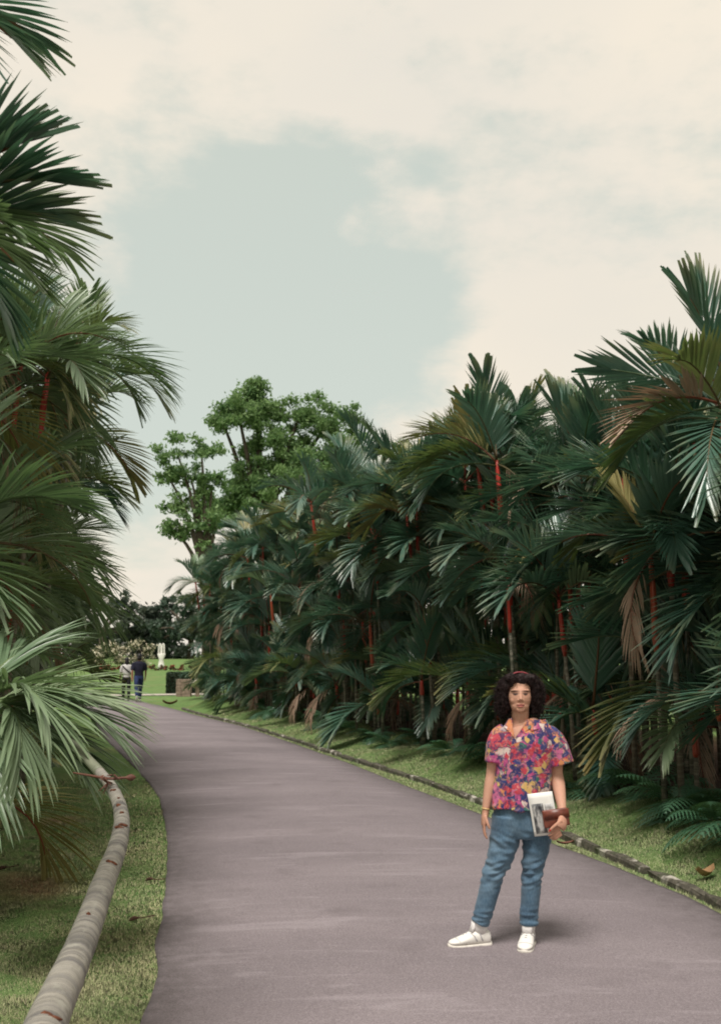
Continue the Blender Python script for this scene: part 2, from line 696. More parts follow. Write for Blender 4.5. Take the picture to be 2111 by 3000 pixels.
    c = a.ramp(n1, [(.3, (.042, .08, .13)), (.5, (.062, .115, .175)), (.72, (.12, .185, .25))])
    c = a.mix(a.rng(n2, .4, .65, 0, .3), c, (.17, .26, .35))
    a.color(c).set(.85, .2, .15).bump(n2, .15, .002)
    M['denim'] = a.m
    plain('white_leather', (.74, .71, .67), .5, .4, .06, 30)
    plain('sock_white', (.72, .69, .68), .9, .1, .08, 60, .2)
    plain('lace_grey', (.42, .41, .42), .8, .2, .1, 60)
    plain('rubber_sole', (.62, .58, .53), .7, .3, .12, 40)
    plain('brown_leather', (.15, .04, .025), .4, .5, .35, 30, .15)
    plain('paper_white', (.78, .76, .73), .6, .3, .04, 8)
    plain('nail_red', (.5, .02, .03), .25, .6, .05)
    plain('band_red', (.22, .03, .04), .6, .3, .2, 60)
    plain('silver', (.62, .6, .56), .35, .7, .1)
    plain('gold', (.7, .48, .2), .3, .7, .1)
    plain('logo_dark', (.12, .03, .06), .6, .3, .2)
    plain('navy_cloth', (.018, .018, .034), .85, .2, .2, 20)
    plain('blue_cloth', (.03, .045, .12), .85, .2, .25, 14)
    plain('black_cloth', (.014, .013, .015), .85, .2, .3, 14)
    plain('white_cloth', (.6, .58, .57), .85, .2, .1, 14)
    plain('black_hair', (.008, .007, .008), .5, .4, .3, 40)
    a = Mat('printed_photo')
    n1 = a.noise(a.coord('Object', (1, 1, .35)), 38, 5, .65)
    a.color(a.ramp(n1, [(.38, (.03, .03, .035)), (.5, (.16, .16, .165)), (.62, (.5, .49, .48))])).set(.55, .3)
    M['printed_photo'] = a.m
    # far things
    def foliage(name, stops, tr=.25):
        a = Mat(name)
        c = a.ramp(a.attr('rnd'), stops)
        c = a.mix(a.rng(a.noise(a.world(), .55, 3), .4, .65, 0, .6), c, stops[-1][1])
        a.color(c).set(.55, .35).translucent(c, tr)
        M[name] = a.m
    foliage('tree_leaves', [(0, (.07, .15, .055)), (.5, (.13, .24, .085)), (1, (.24, .36, .14))], .45)
    foliage('far_leaves', [(0, (.04, .065, .05)), (.5, (.06, .085, .065)), (1, (.095, .115, .085))])
    foliage('far_teal_leaves', [(0, (.035, .065, .045)), (.5, (.05, .085, .06)), (1, (.08, .12, .08))])
    foliage('bush_leaves', [(0, (.025, .045, .018)), (1, (.06, .09, .03))])
    foliage('hedge_leaves', [(0, (.01, .026, .012)), (1, (.03, .055, .026))], .1)
    foliage('cream_petals', [(0, (.6, .52, .36)), (1, (.75, .7, .55))], .2)
    foliage('red_petals', [(0, (.3, .04, .03)), (.6, (.42, .08, .05)), (1, (.35, .22, .12))], .2)
    plain('stone_block', (.27, .2, .16), .9, .2, .4, 9, .4)
    plain('pale_stone', (.5, .45, .39), .85, .2, .18, 6, .2)
    plain('white_paint', (.8, .78, .73), .5, .4, .05, 4)


make_materials()
# ------------------------------------------------------------------ lie of the land
def surveyed(pts, n, head=(), tail=()):
    p = list(head) + [tuple(on_ground(*q))[:2] for q in pts] + list(tail)
    return smooth_curve(p, n)


LEFT_EDGE = surveyed([(418, 2995), (455, 2780), (481, 2640), (490, 2508), (484, 2417), (457, 2325), (392, 2247), (300, 2155), (255, 2090)], 120,
                     head=[(-.75, -4), (-.8, 0)], tail=[(-12.2, 43.0), (-17, 54), (-24, 66)])
RIGHT_EDGE = surveyed([(2111, 2689), (1916, 2598), (1768, 2534), (1600, 2471), (1413, 2393), (1195, 2309), (967, 2220), (714, 2132), (590, 2101), (497, 2076), (417, 2058)], 140,
                      head=[(2.95, -4), (2.85, 0), (2.65, 4)], tail=[(-12.5, 51.0), (-19, 64)])
KERB = surveyed([(2111, 2661), (1995, 2607), (1869, 2550), (1758, 2503), (1632, 2449), (1413, 2358), (1225, 2289), (1017, 2225), (839, 2165), (705, 2125)], 140,
                head=[(3.1, -4), (3.0, 0), (2.82, 4)], tail=[(-4.9, 33.0), (-6.6, 38.5), (-7.8, 43)])


def signed_dist(poly, x, y):
    """distance to a line of the plan, positive on its right-hand side (east)"""
    x, y = np.asarray(x, float), np.asarray(y, float)
    best = np.full(x.shape, 1e9)
    sign = np.ones(x.shape)
    for a, b in zip(poly[:-1], poly[1:]):
        d = b - a
        L2 = d @ d
        t = np.clip(((x - a[0]) * d[0] + (y - a[1]) * d[1]) / L2, 0, 1)
        px, py = x - (a[0] + t * d[0]), y - (a[1] + t * d[1])
        q = px * px + py * py
        m = q < best
        best = np.where(m, q, best)
        sign = np.where(m, np.where(d[1] * (x - a[0]) - d[0] * (y - a[1]) > 0, 1, -1), sign)
    return np.sqrt(best) * sign


def sstep(a, b, x):
    t = np.clip((x - a) / (b - a), 0, 1)
    return t * t * (3 - 2 * t)


def ground_z(x, y, dk=None, dl=None):
    x, y = np.asarray(x, float), np.asarray(y, float)
    if dk is None:
        dk = signed_dist(KERB[::3], x, y)
    if dl is None:
        dl = signed_dist(LEFT_EDGE[::3], x, y)
    fade = 1 - sstep(38, 46, y)
    z = fade * (.30 * sstep(.05, 1.7, dk) + .05 * sstep(.3, 1.2, dk) * np.sin(1.15 * y + .7 * x) + .03 * sstep(.3, 1.0, dk) * np.sin(2.7 * y + 1.3))
    z = z + .05 * sstep(.5, 3.0, -dl) * (1 + np.sin(.9 * x + .6 * y)) * fade
    z = z + np.clip((y - 52) / 60, 0, 1) ** 1.3 * 1.35
    return z


def gz(x, y):
    return float(ground_z(np.array([x]), np.array([y]))[0])


def build_ground():
    xs = np.unique(np.concatenate([np.linspace(-900, -60, 12), np.linspace(-60, -14, 24), np.arange(-14, 9, .17), np.linspace(9, 60, 26), np.linspace(60, 900, 12)]))
    ys = np.unique(np.concatenate([np.linspace(-60, 0, 10), np.arange(0, 46, .22), np.linspace(46, 130, 50), np.linspace(130, 1600, 16)]))
    X, Y = np.meshgrid(xs, ys)
    dk = signed_dist(KERB[::2], X, Y)
    dl = signed_dist(LEFT_EDGE[::2], X, Y)
    Z = ground_z(X, Y, dk, dl)
    rnd = np.random.RandomState(3)
    near = (np.abs(X) < 15) & (Y < 46) & ((dk > .3) | (dl < -.3))
    Z = Z + np.where(near, rnd.uniform(-.008, .008, Z.shape), 0)
    soil = sstep(1.15, 1.75, dk + .25 * np.sin(2.1 * Y) + .15 * np.sin(5.3 * Y + X)) * (1 - sstep(5.5, 7, dk)) * (1 - sstep(40, 45, Y))
    p = on_ground(40, 2600)
    r = np.hypot((X - p.x) / .75, (Y - p.y) / .8)
    bare = (1 - sstep(.4, 1.0, r)) * (.75 + .25 * np.sin(9 * X + 5 * Y))
    p = on_ground(175, 2405)
    bare = np.maximum(bare, .8 * (1 - sstep(.3, 1.0, np.hypot((X - p.x) / .35, (Y - p.y) / .5))))
    soil = np.maximum(soil, sstep(1.9, 2.6, -dl + .3 * np.sin(1.9 * Y)) * (1 - sstep(5, 6.5, -dl)) * (1 - sstep(34, 38, Y)) * sstep(8.5, 11, Y))
    nx, ny = len(xs), len(ys)
    idx = np.arange(nx * ny).reshape(ny, nx)
    f = np.stack([idx[:-1, :-1], idx[:-1, 1:], idx[1:, 1:], idx[1:, :-1]], -1).reshape(-1, 4)
    me = np_mesh('ground', np.stack([X, Y, Z], -1).reshape(-1, 3), f, [M['lawn']], True, {'soil': soil.ravel(), 'bare': bare.ravel()})
    tag(obj('ground', me), 'grass lawn and bare planting beds on both sides of the path', 'lawn', kind='structure')


def resample(poly, n):
    seg = np.hypot(*np.diff(poly, axis=0).T)
    s = np.concatenate([[0], np.cumsum(seg)])
    t = np.linspace(0, s[-1], n)
    return np.stack([np.interp(t, s, poly[:, 0]), np.interp(t, s, poly[:, 1])], -1), t


def build_path():
    rnd = np.random.RandomState(11)
    n = 700
    l, _ = resample(LEFT_EDGE, n)
    r, _ = resample(RIGHT_EDGE, n)
    jl = np.convolve(rnd.normal(0, .008, n), np.ones(3) / 3, 'same')
    jr = np.convolve(rnd.normal(0, .01, n), np.ones(4) / 4, 'same')
    w = r - l
    w = w / np.linalg.norm(w, axis=1)[:, None]
    l = l + w * jl[:, None]
    r = r + w * jr[:, None]
    fr = [0, 0, .012, .03, .06, .1, .15, .2, .35, .5, .65, .8, .85, .9, .94, .97, .988, 1, 1]
    verts, edge = [], []
    for k, t in enumerate(fr):
        q = l + (r - l) * t
        z = np.full(n, .022 + .05 * (1 - (2 * t - 1) ** 2))
        if k in (0, len(fr) - 1):
            z = np.full(n, -.03)
        verts.append(np.column_stack([q, z]))
        edge.append(np.full(n, max(0, 1 - min(t, 1 - t) / .19) ** 1.6))
    k = len(fr)
    V = np.stack(verts, 0).reshape(-1, 3)
    idx = np.arange(k * n).reshape(k, n)
    f = np.stack([idx[:-1, :-1], idx[1:, :-1], idx[1:, 1:], idx[:-1, 1:]], -1).reshape(-1, 4)
    me = np_mesh('path', V, f, [M['asphalt']], True, {'edge': np.concatenate(edge)})
    tag(obj('path', me), 'curving grey asphalt garden path between the two palm hedges', 'path', kind='structure')
    # side path leaving to the right beyond the end of the palm hedge
    a = np.array([(-12.0, 47.4), (-9.0, 48.6), (-5.5, 49.6), (0, 50.6), (9, 52), (24, 55)])
    p = smooth_curve(a, 40)
    v = [(x, y - .95, .03) for x, y in p] + [(x, y + .95, .03) for x, y in p]
    me = mesh_data('side_path', v, [(i, i + 1, 41 + i, 40 + i) for i in range(39)], [M['side_path']])
    tag(obj('side_path', me), 'pale side path crossing behind the far end of the palm hedge', 'path', kind='structure')


def build_kerb():
    rnd = random.Random(5)
    root = empty('kerb', (0, 0, 0))
    tag(root, 'low weathered concrete kerb with moss and white stains right of the path', 'kerb', kind='structure')
    poly, s = resample(KERB, 900)
    total = s[-1]
    p = 6.0

    def pt(q):
        return Vector((np.interp(q, s, poly[:, 0]), np.interp(q, s, poly[:, 1]), 0))
    while p < total - 8:
        L = rnd.uniform(.7, 1.0)
        a, b = pt(p + .012), pt(p + L - .012)
        d = (b - a).normalized()
        nrm = Vector((d.y, -d.x, 0))
        verts, m = [], 5
        sink = rnd.uniform(-.012, .006)
        for i in range(m):
            c = a.lerp(b, i / (m - 1))
            cut = .012 if i in (0, m - 1) else 0
            for w, z in ((-.045, -.05), (-.045 + cut, .05 - cut), (-.03, .07 - cut), (.03, .072 - cut), (.045 - cut, .052 - cut), (.045, -.05)):
                verts.append(c + nrm * (w + rnd.uniform(-.007, .007)) + Vector((0, 0, z + sink + rnd.uniform(-.009, .007))))
        faces = [(i * 6 + k, i * 6 + k + 1, i * 6 + k + 7, i * 6 + k + 6) for i in range(m - 1) for k in range(5)]
        faces += [(5, 4, 3, 2, 1, 0), tuple(range((m - 1) * 6, m * 6))]
        obj('kerb_stone', mesh_data('kerb_stone', verts, faces, [M['kerb_concrete']], False), root)
        p += L + (rnd.uniform(.05, .12) if rnd.random() < .12 else 0)


def grass_patch(name, label, sampler, dens0, dens_ref, seed, ymax, height, dryness):
    """blades scattered over the lawn, thinning out with distance"""
    rnd = np.random.RandomState(seed)
    px, py = sampler(rnd)
    n = len(px)
    dl = signed_dist(LEFT_EDGE[::2], px, py)
    dk = signed_dist(KERB[::2], px, py)
    dr = signed_dist(RIGHT_EDGE[::2], px, py)
    keep = ((dl < .06 - .11 * rnd.rand(n) + .03 * np.sin(3.1 * py) * np.sin(7.7 * py)) | (dr > .0 - .02 * rnd.rand(n))) & (np.abs(dk) > .062)
    soil = sstep(1.15, 1.75, dk + .25 * np.sin(2.1 * py) + .15 * np.sin(5.3 * py + px))
    p = on_ground(40, 2600)
    soil = np.maximum(soil, .93 * (1 - sstep(.4, 1.0, np.hypot((px - p.x) / .75, (py - p.y) / .8))))
    p = on_ground(175, 2405)
    soil = np.maximum(soil, .8 * (1 - sstep(.3, 1.0, np.hypot((px - p.x) / .35, (py - p.y) / .5))))
    keep &= rnd.rand(n) > soil * .97
    keep &= rnd.rand(n) < np.clip((dens_ref / np.maximum(py, 1)) ** 2, 0, 1)
    px, py, dl, dk, dr = px[keep], py[keep], dl[keep], dk[keep], dr[keep]
    n = len(px)
    z = ground_z(px, py, dk, dl)
    far = np.maximum(1, py / dens_ref)
    clump = .8 + .25 * np.sin(px * 9 + 3 * np.sin(py * 7)) * np.sin(py * 8.3)
    h = height * rnd.uniform(.5, 1.25, n) * clump * np.where((np.abs(dl) < .1) | (np.abs(dr) < .12), rnd.uniform(1.0, 1.5, n), 1) * far ** .3
    w = rnd.uniform(.0018, .0036, n) * far
    az, lean = rnd.uniform(0, 6.283, n), rnd.uniform(.1, 1.1, n)
    ax, ay = np.cos(az), np.sin(az)
    side = az + rnd.uniform(1.0, 2.1, n)
    sx, sy = np.cos(side) * w, np.sin(side) * w
    b1 = np.column_stack([px - sx, py - sy, z - .005])
    b2 = np.column_stack([px + sx, py + sy, z - .005])
    tp = np.column_stack([px + ax * h * np.sin(lean), py + ay * h * np.sin(lean), z + h * np.cos(lean)])
    V = np.stack([b1, b2, tp], 1).reshape(-1, 3)
    f = np.arange(3 * n).reshape(n, 3)
    rv = np.repeat(rnd.rand(n), 3)
    me = np_mesh(name, V, f, [M['grass_blades']], False, {'rnd': rv, 'dry': np.full(3 * n, dryness)})
    tag(obj(name, me), label, 'grass', kind='stuff')


def build_grass():
    def left(rnd):
        n = 620000
        y = 3.2 + 12.5 * rnd.rand(n) ** 1.6
        x = rnd.uniform(-.38 * y - .3, -.6, n)
        return x, y

    def right(rnd):
        n = 700000
        y = 6.2 + 27 * rnd.rand(n) ** 1.5
        kx = np.interp(y, KERB[:, 1], KERB[:, 0])
        return kx + rnd.uniform(-.75, 2.4, n), y
    grass_patch('lawn_grass', 'short pale green lawn grass round the leaning palm trunk', left, 0, 6.0, 21, 15, .021, 1.0)
    grass_patch('bank_grass', 'short deep green grass on the bank and verge right of the path', right, 0, 11.0, 22, 33, .03, .3)


build_ground()
build_path()
build_kerb()
build_grass()

# ------------------------------------------------------------------ palms
def frond_mesh(name, seed, elev, arch, L=1.25, petiole=.16, n=24, leafL=.5, leafW=.036, a0=58, a1=16, vee=32, droop=.25, segs=3, fused=.0, ragged=0.0, twist=0.0):
    """feather frond growing along +X, its bending and drooping already in the mesh"""
    rnd = random.Random(seed)
    verts, faces, fm, tip = [], [], [], []
    K = 26
    P, T, N = [], [], []
    p = Vector((0, 0, 0))
    side_bend = rnd.uniform(-.25, .25)
    for i in range(K + 1):
        s = i / K
        e = R(elev) - R(arch) * s ** 1.35
        b = side_bend * s * s
        t = Vector((math.cos(e) * math.cos(b), math.cos(e) * math.sin(b), math.sin(e)))
        P.append(p.copy())
        T.append(t)
        N.append(Vector((-math.sin(e), 0, math.cos(e))))
        p = p + t * (L / K)
    v, f = tube(P[::3] + [P[-1]], [.013 * (1 - .8 * i / 9) + .002 for i in range(len(P[::3]) + 1)], 5, (0, 1, 0))
    verts += v
    faces += f
    fm += [1] * len(f)
    tip += [0] * len(v)
    for side in (-1, 1):
        for k in range(n):
            t = (k + .5 + rnd.uniform(-.25, .25)) / n
            if rnd.random() < ragged:
                continue
            s = petiole + (1 - petiole) * min(1, max(0, t))
            i = min(K - 1, int(s * K))
            fr = s * K - i
            base = P[i].lerp(P[i + 1], fr)
            tg, up = T[i], N[i]
            out = up.cross(tg).normalized() * side
            ang = R(a0 + (a1 - a0) * t ** .8 + rnd.uniform(-4, 4))
            ve = R(vee * (1 - .35 * t) + rnd.uniform(-7, 7))
            d = tg * math.cos(ang) + (out * math.cos(ve) + up * math.sin(ve)) * math.sin(ang)
            l = leafL * (.62 + .75 * math.sin(math.pi * min(1, .22 + .62 * t)) - .25) * rnd.uniform(.88, 1.1)
            w = leafW * (1.0 - .25 * t) * rnd.uniform(.8, 1.15)
            blunt = 0.0
            if t > 1 - fused:
                w *= 1.9
                blunt = .5
            pl = d.cross(up)
            if pl.length < 1e-3:
                pl = out.copy()
            pl.normalize()
            # blades lie roughly in the plane of the frond
            wid = (pl * math.cos(twist) + up * math.sin(twist)).normalized()
            nm = wid.cross(d).normalized()
            g = droop * rnd.uniform(.6, 1.5)
            o = len(verts)
            q, dd = base.copy(), d.copy()
            for j in range(segs + 1):
                u = j / segs
                ww = w * (.35 + 1.3 * u if u < .4 else .87 + .13 * (1 - u) / .6) * (1 if u < .55 else max(blunt, 1 - ((u - .55) / .45) ** 1.6 * .96))
                verts += [q - wid * ww * .5 + nm * ww * .14, q - nm * ww * .1, q + wid * ww * .5 + nm * ww * .14]
                tip += [u * .8 + .2 * t] * 3
                dd = (dd + Vector((0, 0, -1)) * (g * (u + .25) / segs)).normalized()
                q = q + dd * (l / segs)
            for j in range(segs):
                a = o + j * 3
                faces += [(a, a + 1, a + 4, a + 3), (a + 1, a + 2, a + 5, a + 4)]
                fm += [0, 0]
    me = mesh_data(name, verts, faces, [M['frond_green'], M['petiole']], True, fm, {'tip': tip})
    return me


ELEVS = (78, 60, 42, 22, -5)
HEDGE_FRONDS = {}
for ei, el in enumerate(ELEVS):
    HEDGE_FRONDS[el] = [frond_mesh('frond', 100 + ei * 10 + k, el + (k - 1.5) * 5, [34, 52, 66, 72, 60][ei] + 9 * (k - 1.5), L=1.0 + .08 * k,
                                   n=[22, 24, 26, 25][k], leafL=[.52, .58, .54, .6][k], leafW=[.062, .052, .056, .05][k], vee=[18, 30, 38, 24][k],
                                   a0=[42, 48, 54, 46][k], droop=[.12, .25, .4, .2][k], fused=[.16, .1, 0, .22][k]) for k in range(4)]
DRY_FRONDS = [frond_mesh('frond', 300 + k, 10 - 25 * k, 85, L=1.15, n=20, leafL=.42, leafW=.022, vee=-12, a0=36, droop=1.2, ragged=.25, twist=.7) for k in range(3)]
FINE_FRONDS = {}
for ei, el in enumerate(ELEVS):
    FINE_FRONDS[el] = [frond_mesh('frond', 500 + ei * 10 + k, el, [40, 60, 75, 80, 62][ei] + 8 * k, L=.95 + .1 * k, n=30, leafL=.5 + .05 * k, leafW=.038,
                                  vee=24, a0=56, a1=14, droop=.45, segs=6, petiole=.2, fused=.08 * (k % 2)) for k in range(3)]

STEM_RND = random.Random(77)


def frond_obj(me, parent, loc, az, scale, mat, roll=0.0, pitch=0.0):
    o = obj('frond', me, parent, loc, (roll, pitch, az), scale)
    sl = o.material_slots[0]
    sl.link = 'OBJECT'
    sl.material = mat
    return o


def palm_stem(clump, off, h, lean, lean_az, rnd, nfr=7, shaft=.7, size=1.0, fine=False, pale=.06, yellow=.1, dry=.055, rad=.026, az0=None, elevs=None):
    """one cane: bare ringed stem, red crownshaft, crown of fronds"""
    k = max(3, int(h / .45))
    top = Vector((math.cos(lean_az) * lean, math.sin(lean_az) * lean, h))
    path, rr = [], []
    for i in range(k + 1):
        t = i / k
        path.append(Vector((top.x * t ** 1.5, top.y * t ** 1.5, h * t - (.06 if i == 0 else 0))))
        rr.append(rad * (1.15 - .3 * t))
    v, f = tube(path, rr, 7, (1, 0, 0))
    stem = obj('stem', mesh_data('stem', v, f, [M['cane']]), clump, off)
    d = (path[-1] - path[-2]).normalized()
    c0 = path[-1] - d * .02
    sh = shaft * rnd.uniform(.8, 1.15)
    pts = [c0 + d * (sh * t) for t in (0, .12, .5, .85, 1.0)]
    v, f = tube(pts, [rad * q for q in (.9, 1.35, 1.2, .95, .6)], 7, (1, 0, 0))
    obj('crownshaft', mesh_data('crownshaft', v, f, [M['crownshaft_red']]), stem)
    az = rnd.uniform(0, 6.28) if az0 is None else az0
    order = elevs or [78, 60, 60, 42, 42, 22, 22, 22, -5]
    if not elevs:
        order = [order[int(round(i * 8 / max(1, nfr - 1)))] for i in range(nfr)] if nfr < 9 else order
    src = FINE_FRONDS if fine else HEDGE_FRONDS
    for i, el in enumerate(order):
        az += 2.4 + rnd.uniform(-.35, .35)
        q = rnd.random()
        low = el < 30
        m, me = M['frond_green'], rnd.choice(src[el])
        if q < dry * (2.2 if low else .4):
            m, me = M['frond_dry'], rnd.choice(DRY_FRONDS)
        elif q < dry + yellow * (1.7 if low else .6):
            m = M['frond_yellow']
        elif q > 1 - pale:
            m = M['frond_pale']
        z = sh * (1.0 - .12 * i / max(1, len(order)))
        frond_obj(me, stem, c0 + d * z, az, size * rnd.uniform(.85, 1.15), m, rnd.uniform(-.12, .12), rnd.uniform(-.1, .1))
    return stem


def palm_clump(pos, n, rnd, radius, heights, label, group, fine=False, **kw):
    root = empty('palm_clump', (pos[0], pos[1], gz(pos[0], pos[1])))
    tag(root, label, 'palm', group)
    for i in range(n):
        a, q = rnd.uniform(0, 6.28), radius * math.sqrt(rnd.random())
        lo, hi = heights[i % len(heights)]
        h = rnd.uniform(lo, hi)
        la = a + rnd.uniform(-.8, .8)
        palm_stem(root, (q * math.cos(a), q * math.sin(a), 0), h, h * rnd.uniform(.0, .11), la, rnd, nfr=rnd.choice((6, 7, 7, 8)) if h > 1.2 else rnd.choice((5, 6)),
                  shaft=.95 if h > 1.1 else .3, size=rnd.uniform(.88, 1.12), rad=rnd.uniform(.022, .032), fine=fine, **kw)
    return root


def along_kerb(s_off, q):
    poly, s = resample(KERB, 600)
    x, y = np.interp(q, s, poly[:, 0]), np.interp(q, s, poly[:, 1])
    x2, y2 = np.interp(q + .1, s, poly[:, 0]), np.interp(q + .1, s, poly[:, 1])
    d = Vector((x2 - x, y2 - y, 0)).normalized()
    return Vector((x, y, 0)) + Vector((d.y, -d.x, 0)) * s_off


TALL, MID, LOW = (2.7, 3.9), (1.5, 2.6), (.25, 1.0)


def build_right_hedge():
    rnd = random.Random(31)
    total = resample(KERB, 600)[1][-1]
    q, i = 10.6, 0
    spots = []
    while q < total - 2.0:
        spots.append(q)
        q += 1.18 + .012 * (q - 10) + rnd.uniform(-.12, .12)
    for i, q in enumerate(spots):
        p = along_kerb(1.75 + rnd.uniform(-.2, .35), q)
        far = p.y > 17
        n = 9
        hs = [TALL, MID, LOW, TALL, (2.0, 3.0), (1.2, 1.9), MID, TALL, (.4, 1.2)]
        if far:
            hs = [TALL, MID, (.2, .7), TALL, (1.0, 1.8), LOW, (2.8, 4.0), (.5, 1.3), MID]
        if p.y < 16:
            hs = [(a * (.97 if p.y > 13 else .7), b * (.97 if p.y > 13 else .7)) for a, b in hs]
        elif 18.5 < p.y < 26:
            hs = [(a * 1.14, b * 1.14) if b > 2.5 else (a, b) for a, b in hs]
        palm_clump(p, n, rnd, .62, hs, 'red-stemmed palm clump, %s from the near end of the front row right of the path' % ORD[i], 'palm hedge right of the path')
    q, i = 11.0, 0
    while q < total - 1.0:
        p = along_kerb(3.35 + rnd.uniform(-.3, .4), q)
        kk = (.7 if p.y < 13 else .92) if p.y < 18.5 else (1.12 if p.y < 27 else 1.0)
        palm_clump(p, 6, rnd, .75, [(a * kk, b * kk) for a, b in ((3.0, 4.1), (2.4, 3.6), MID, (3.2, 4.3), (2.6, 3.6), (.6, 1.6))],
                   'red-stemmed palm clump, %s from the near end of the back row right of the path' % ORD[i], 'palm hedge right of the path')
        i += 1
        q += 1.75 + rnd.uniform(-.15, .15)


def build_left_hedge():
    rnd = random.Random(57)
    spots = [(-4.2, 6.4), (-3.3, 8.0), (-3.75, 9.9), (-3.95, 11.7), (-4.3, 13.4), (-5.0, 15.4), (-5.8, 17.4), (-6.6, 19.5), (-7.5, 21.6),
             (-8.5, 24.0), (-9.6, 26.4), (-10.7, 29.0), (-12.0, 31.8)]
    for i, p in enumerate(spots):
        fine = p[1] < 14
        hs = [(3.2, 4.6), MID, (3.4, 4.4), (1.2, 2.2), (2.4, 3.4), LOW, (3.2, 4.6), MID, (.8, 1.6), (2.0, 3.2)]
        if p[1] < 7:
            hs = [(1.0, 1.6), (1.6, 2.2), LOW, (.6, 1.2)]
        palm_clump(p, 5 if p[1] < 7 else (8 if p[1] < 9 else 11), rnd, .6, hs, 'feathery palm clump, %s from the camera in the hedge left of the path' % ORD[i], 'palm hedge left of the path',
                   fine=fine, pale=.8 if p[1] < 14 else .5, yellow=.14, dry=.05)
    for i, p in enumerate([(-6.6, 12.0), (-7.6, 15.0), (-9.0, 18.0), (-10.6, 21.5), (-12.4, 25.5)]):
        palm_clump(p, 6, rnd, .7, [(3.4, 4.6), MID, (3.8, 4.8), (1.2, 2.2)], 'feathery palm clump, %s from the camera in the second row left of the path' % ORD[i],
                   'palm hedge left of the path', pale=.2)


build_right_hedge()
build_left_hedge()
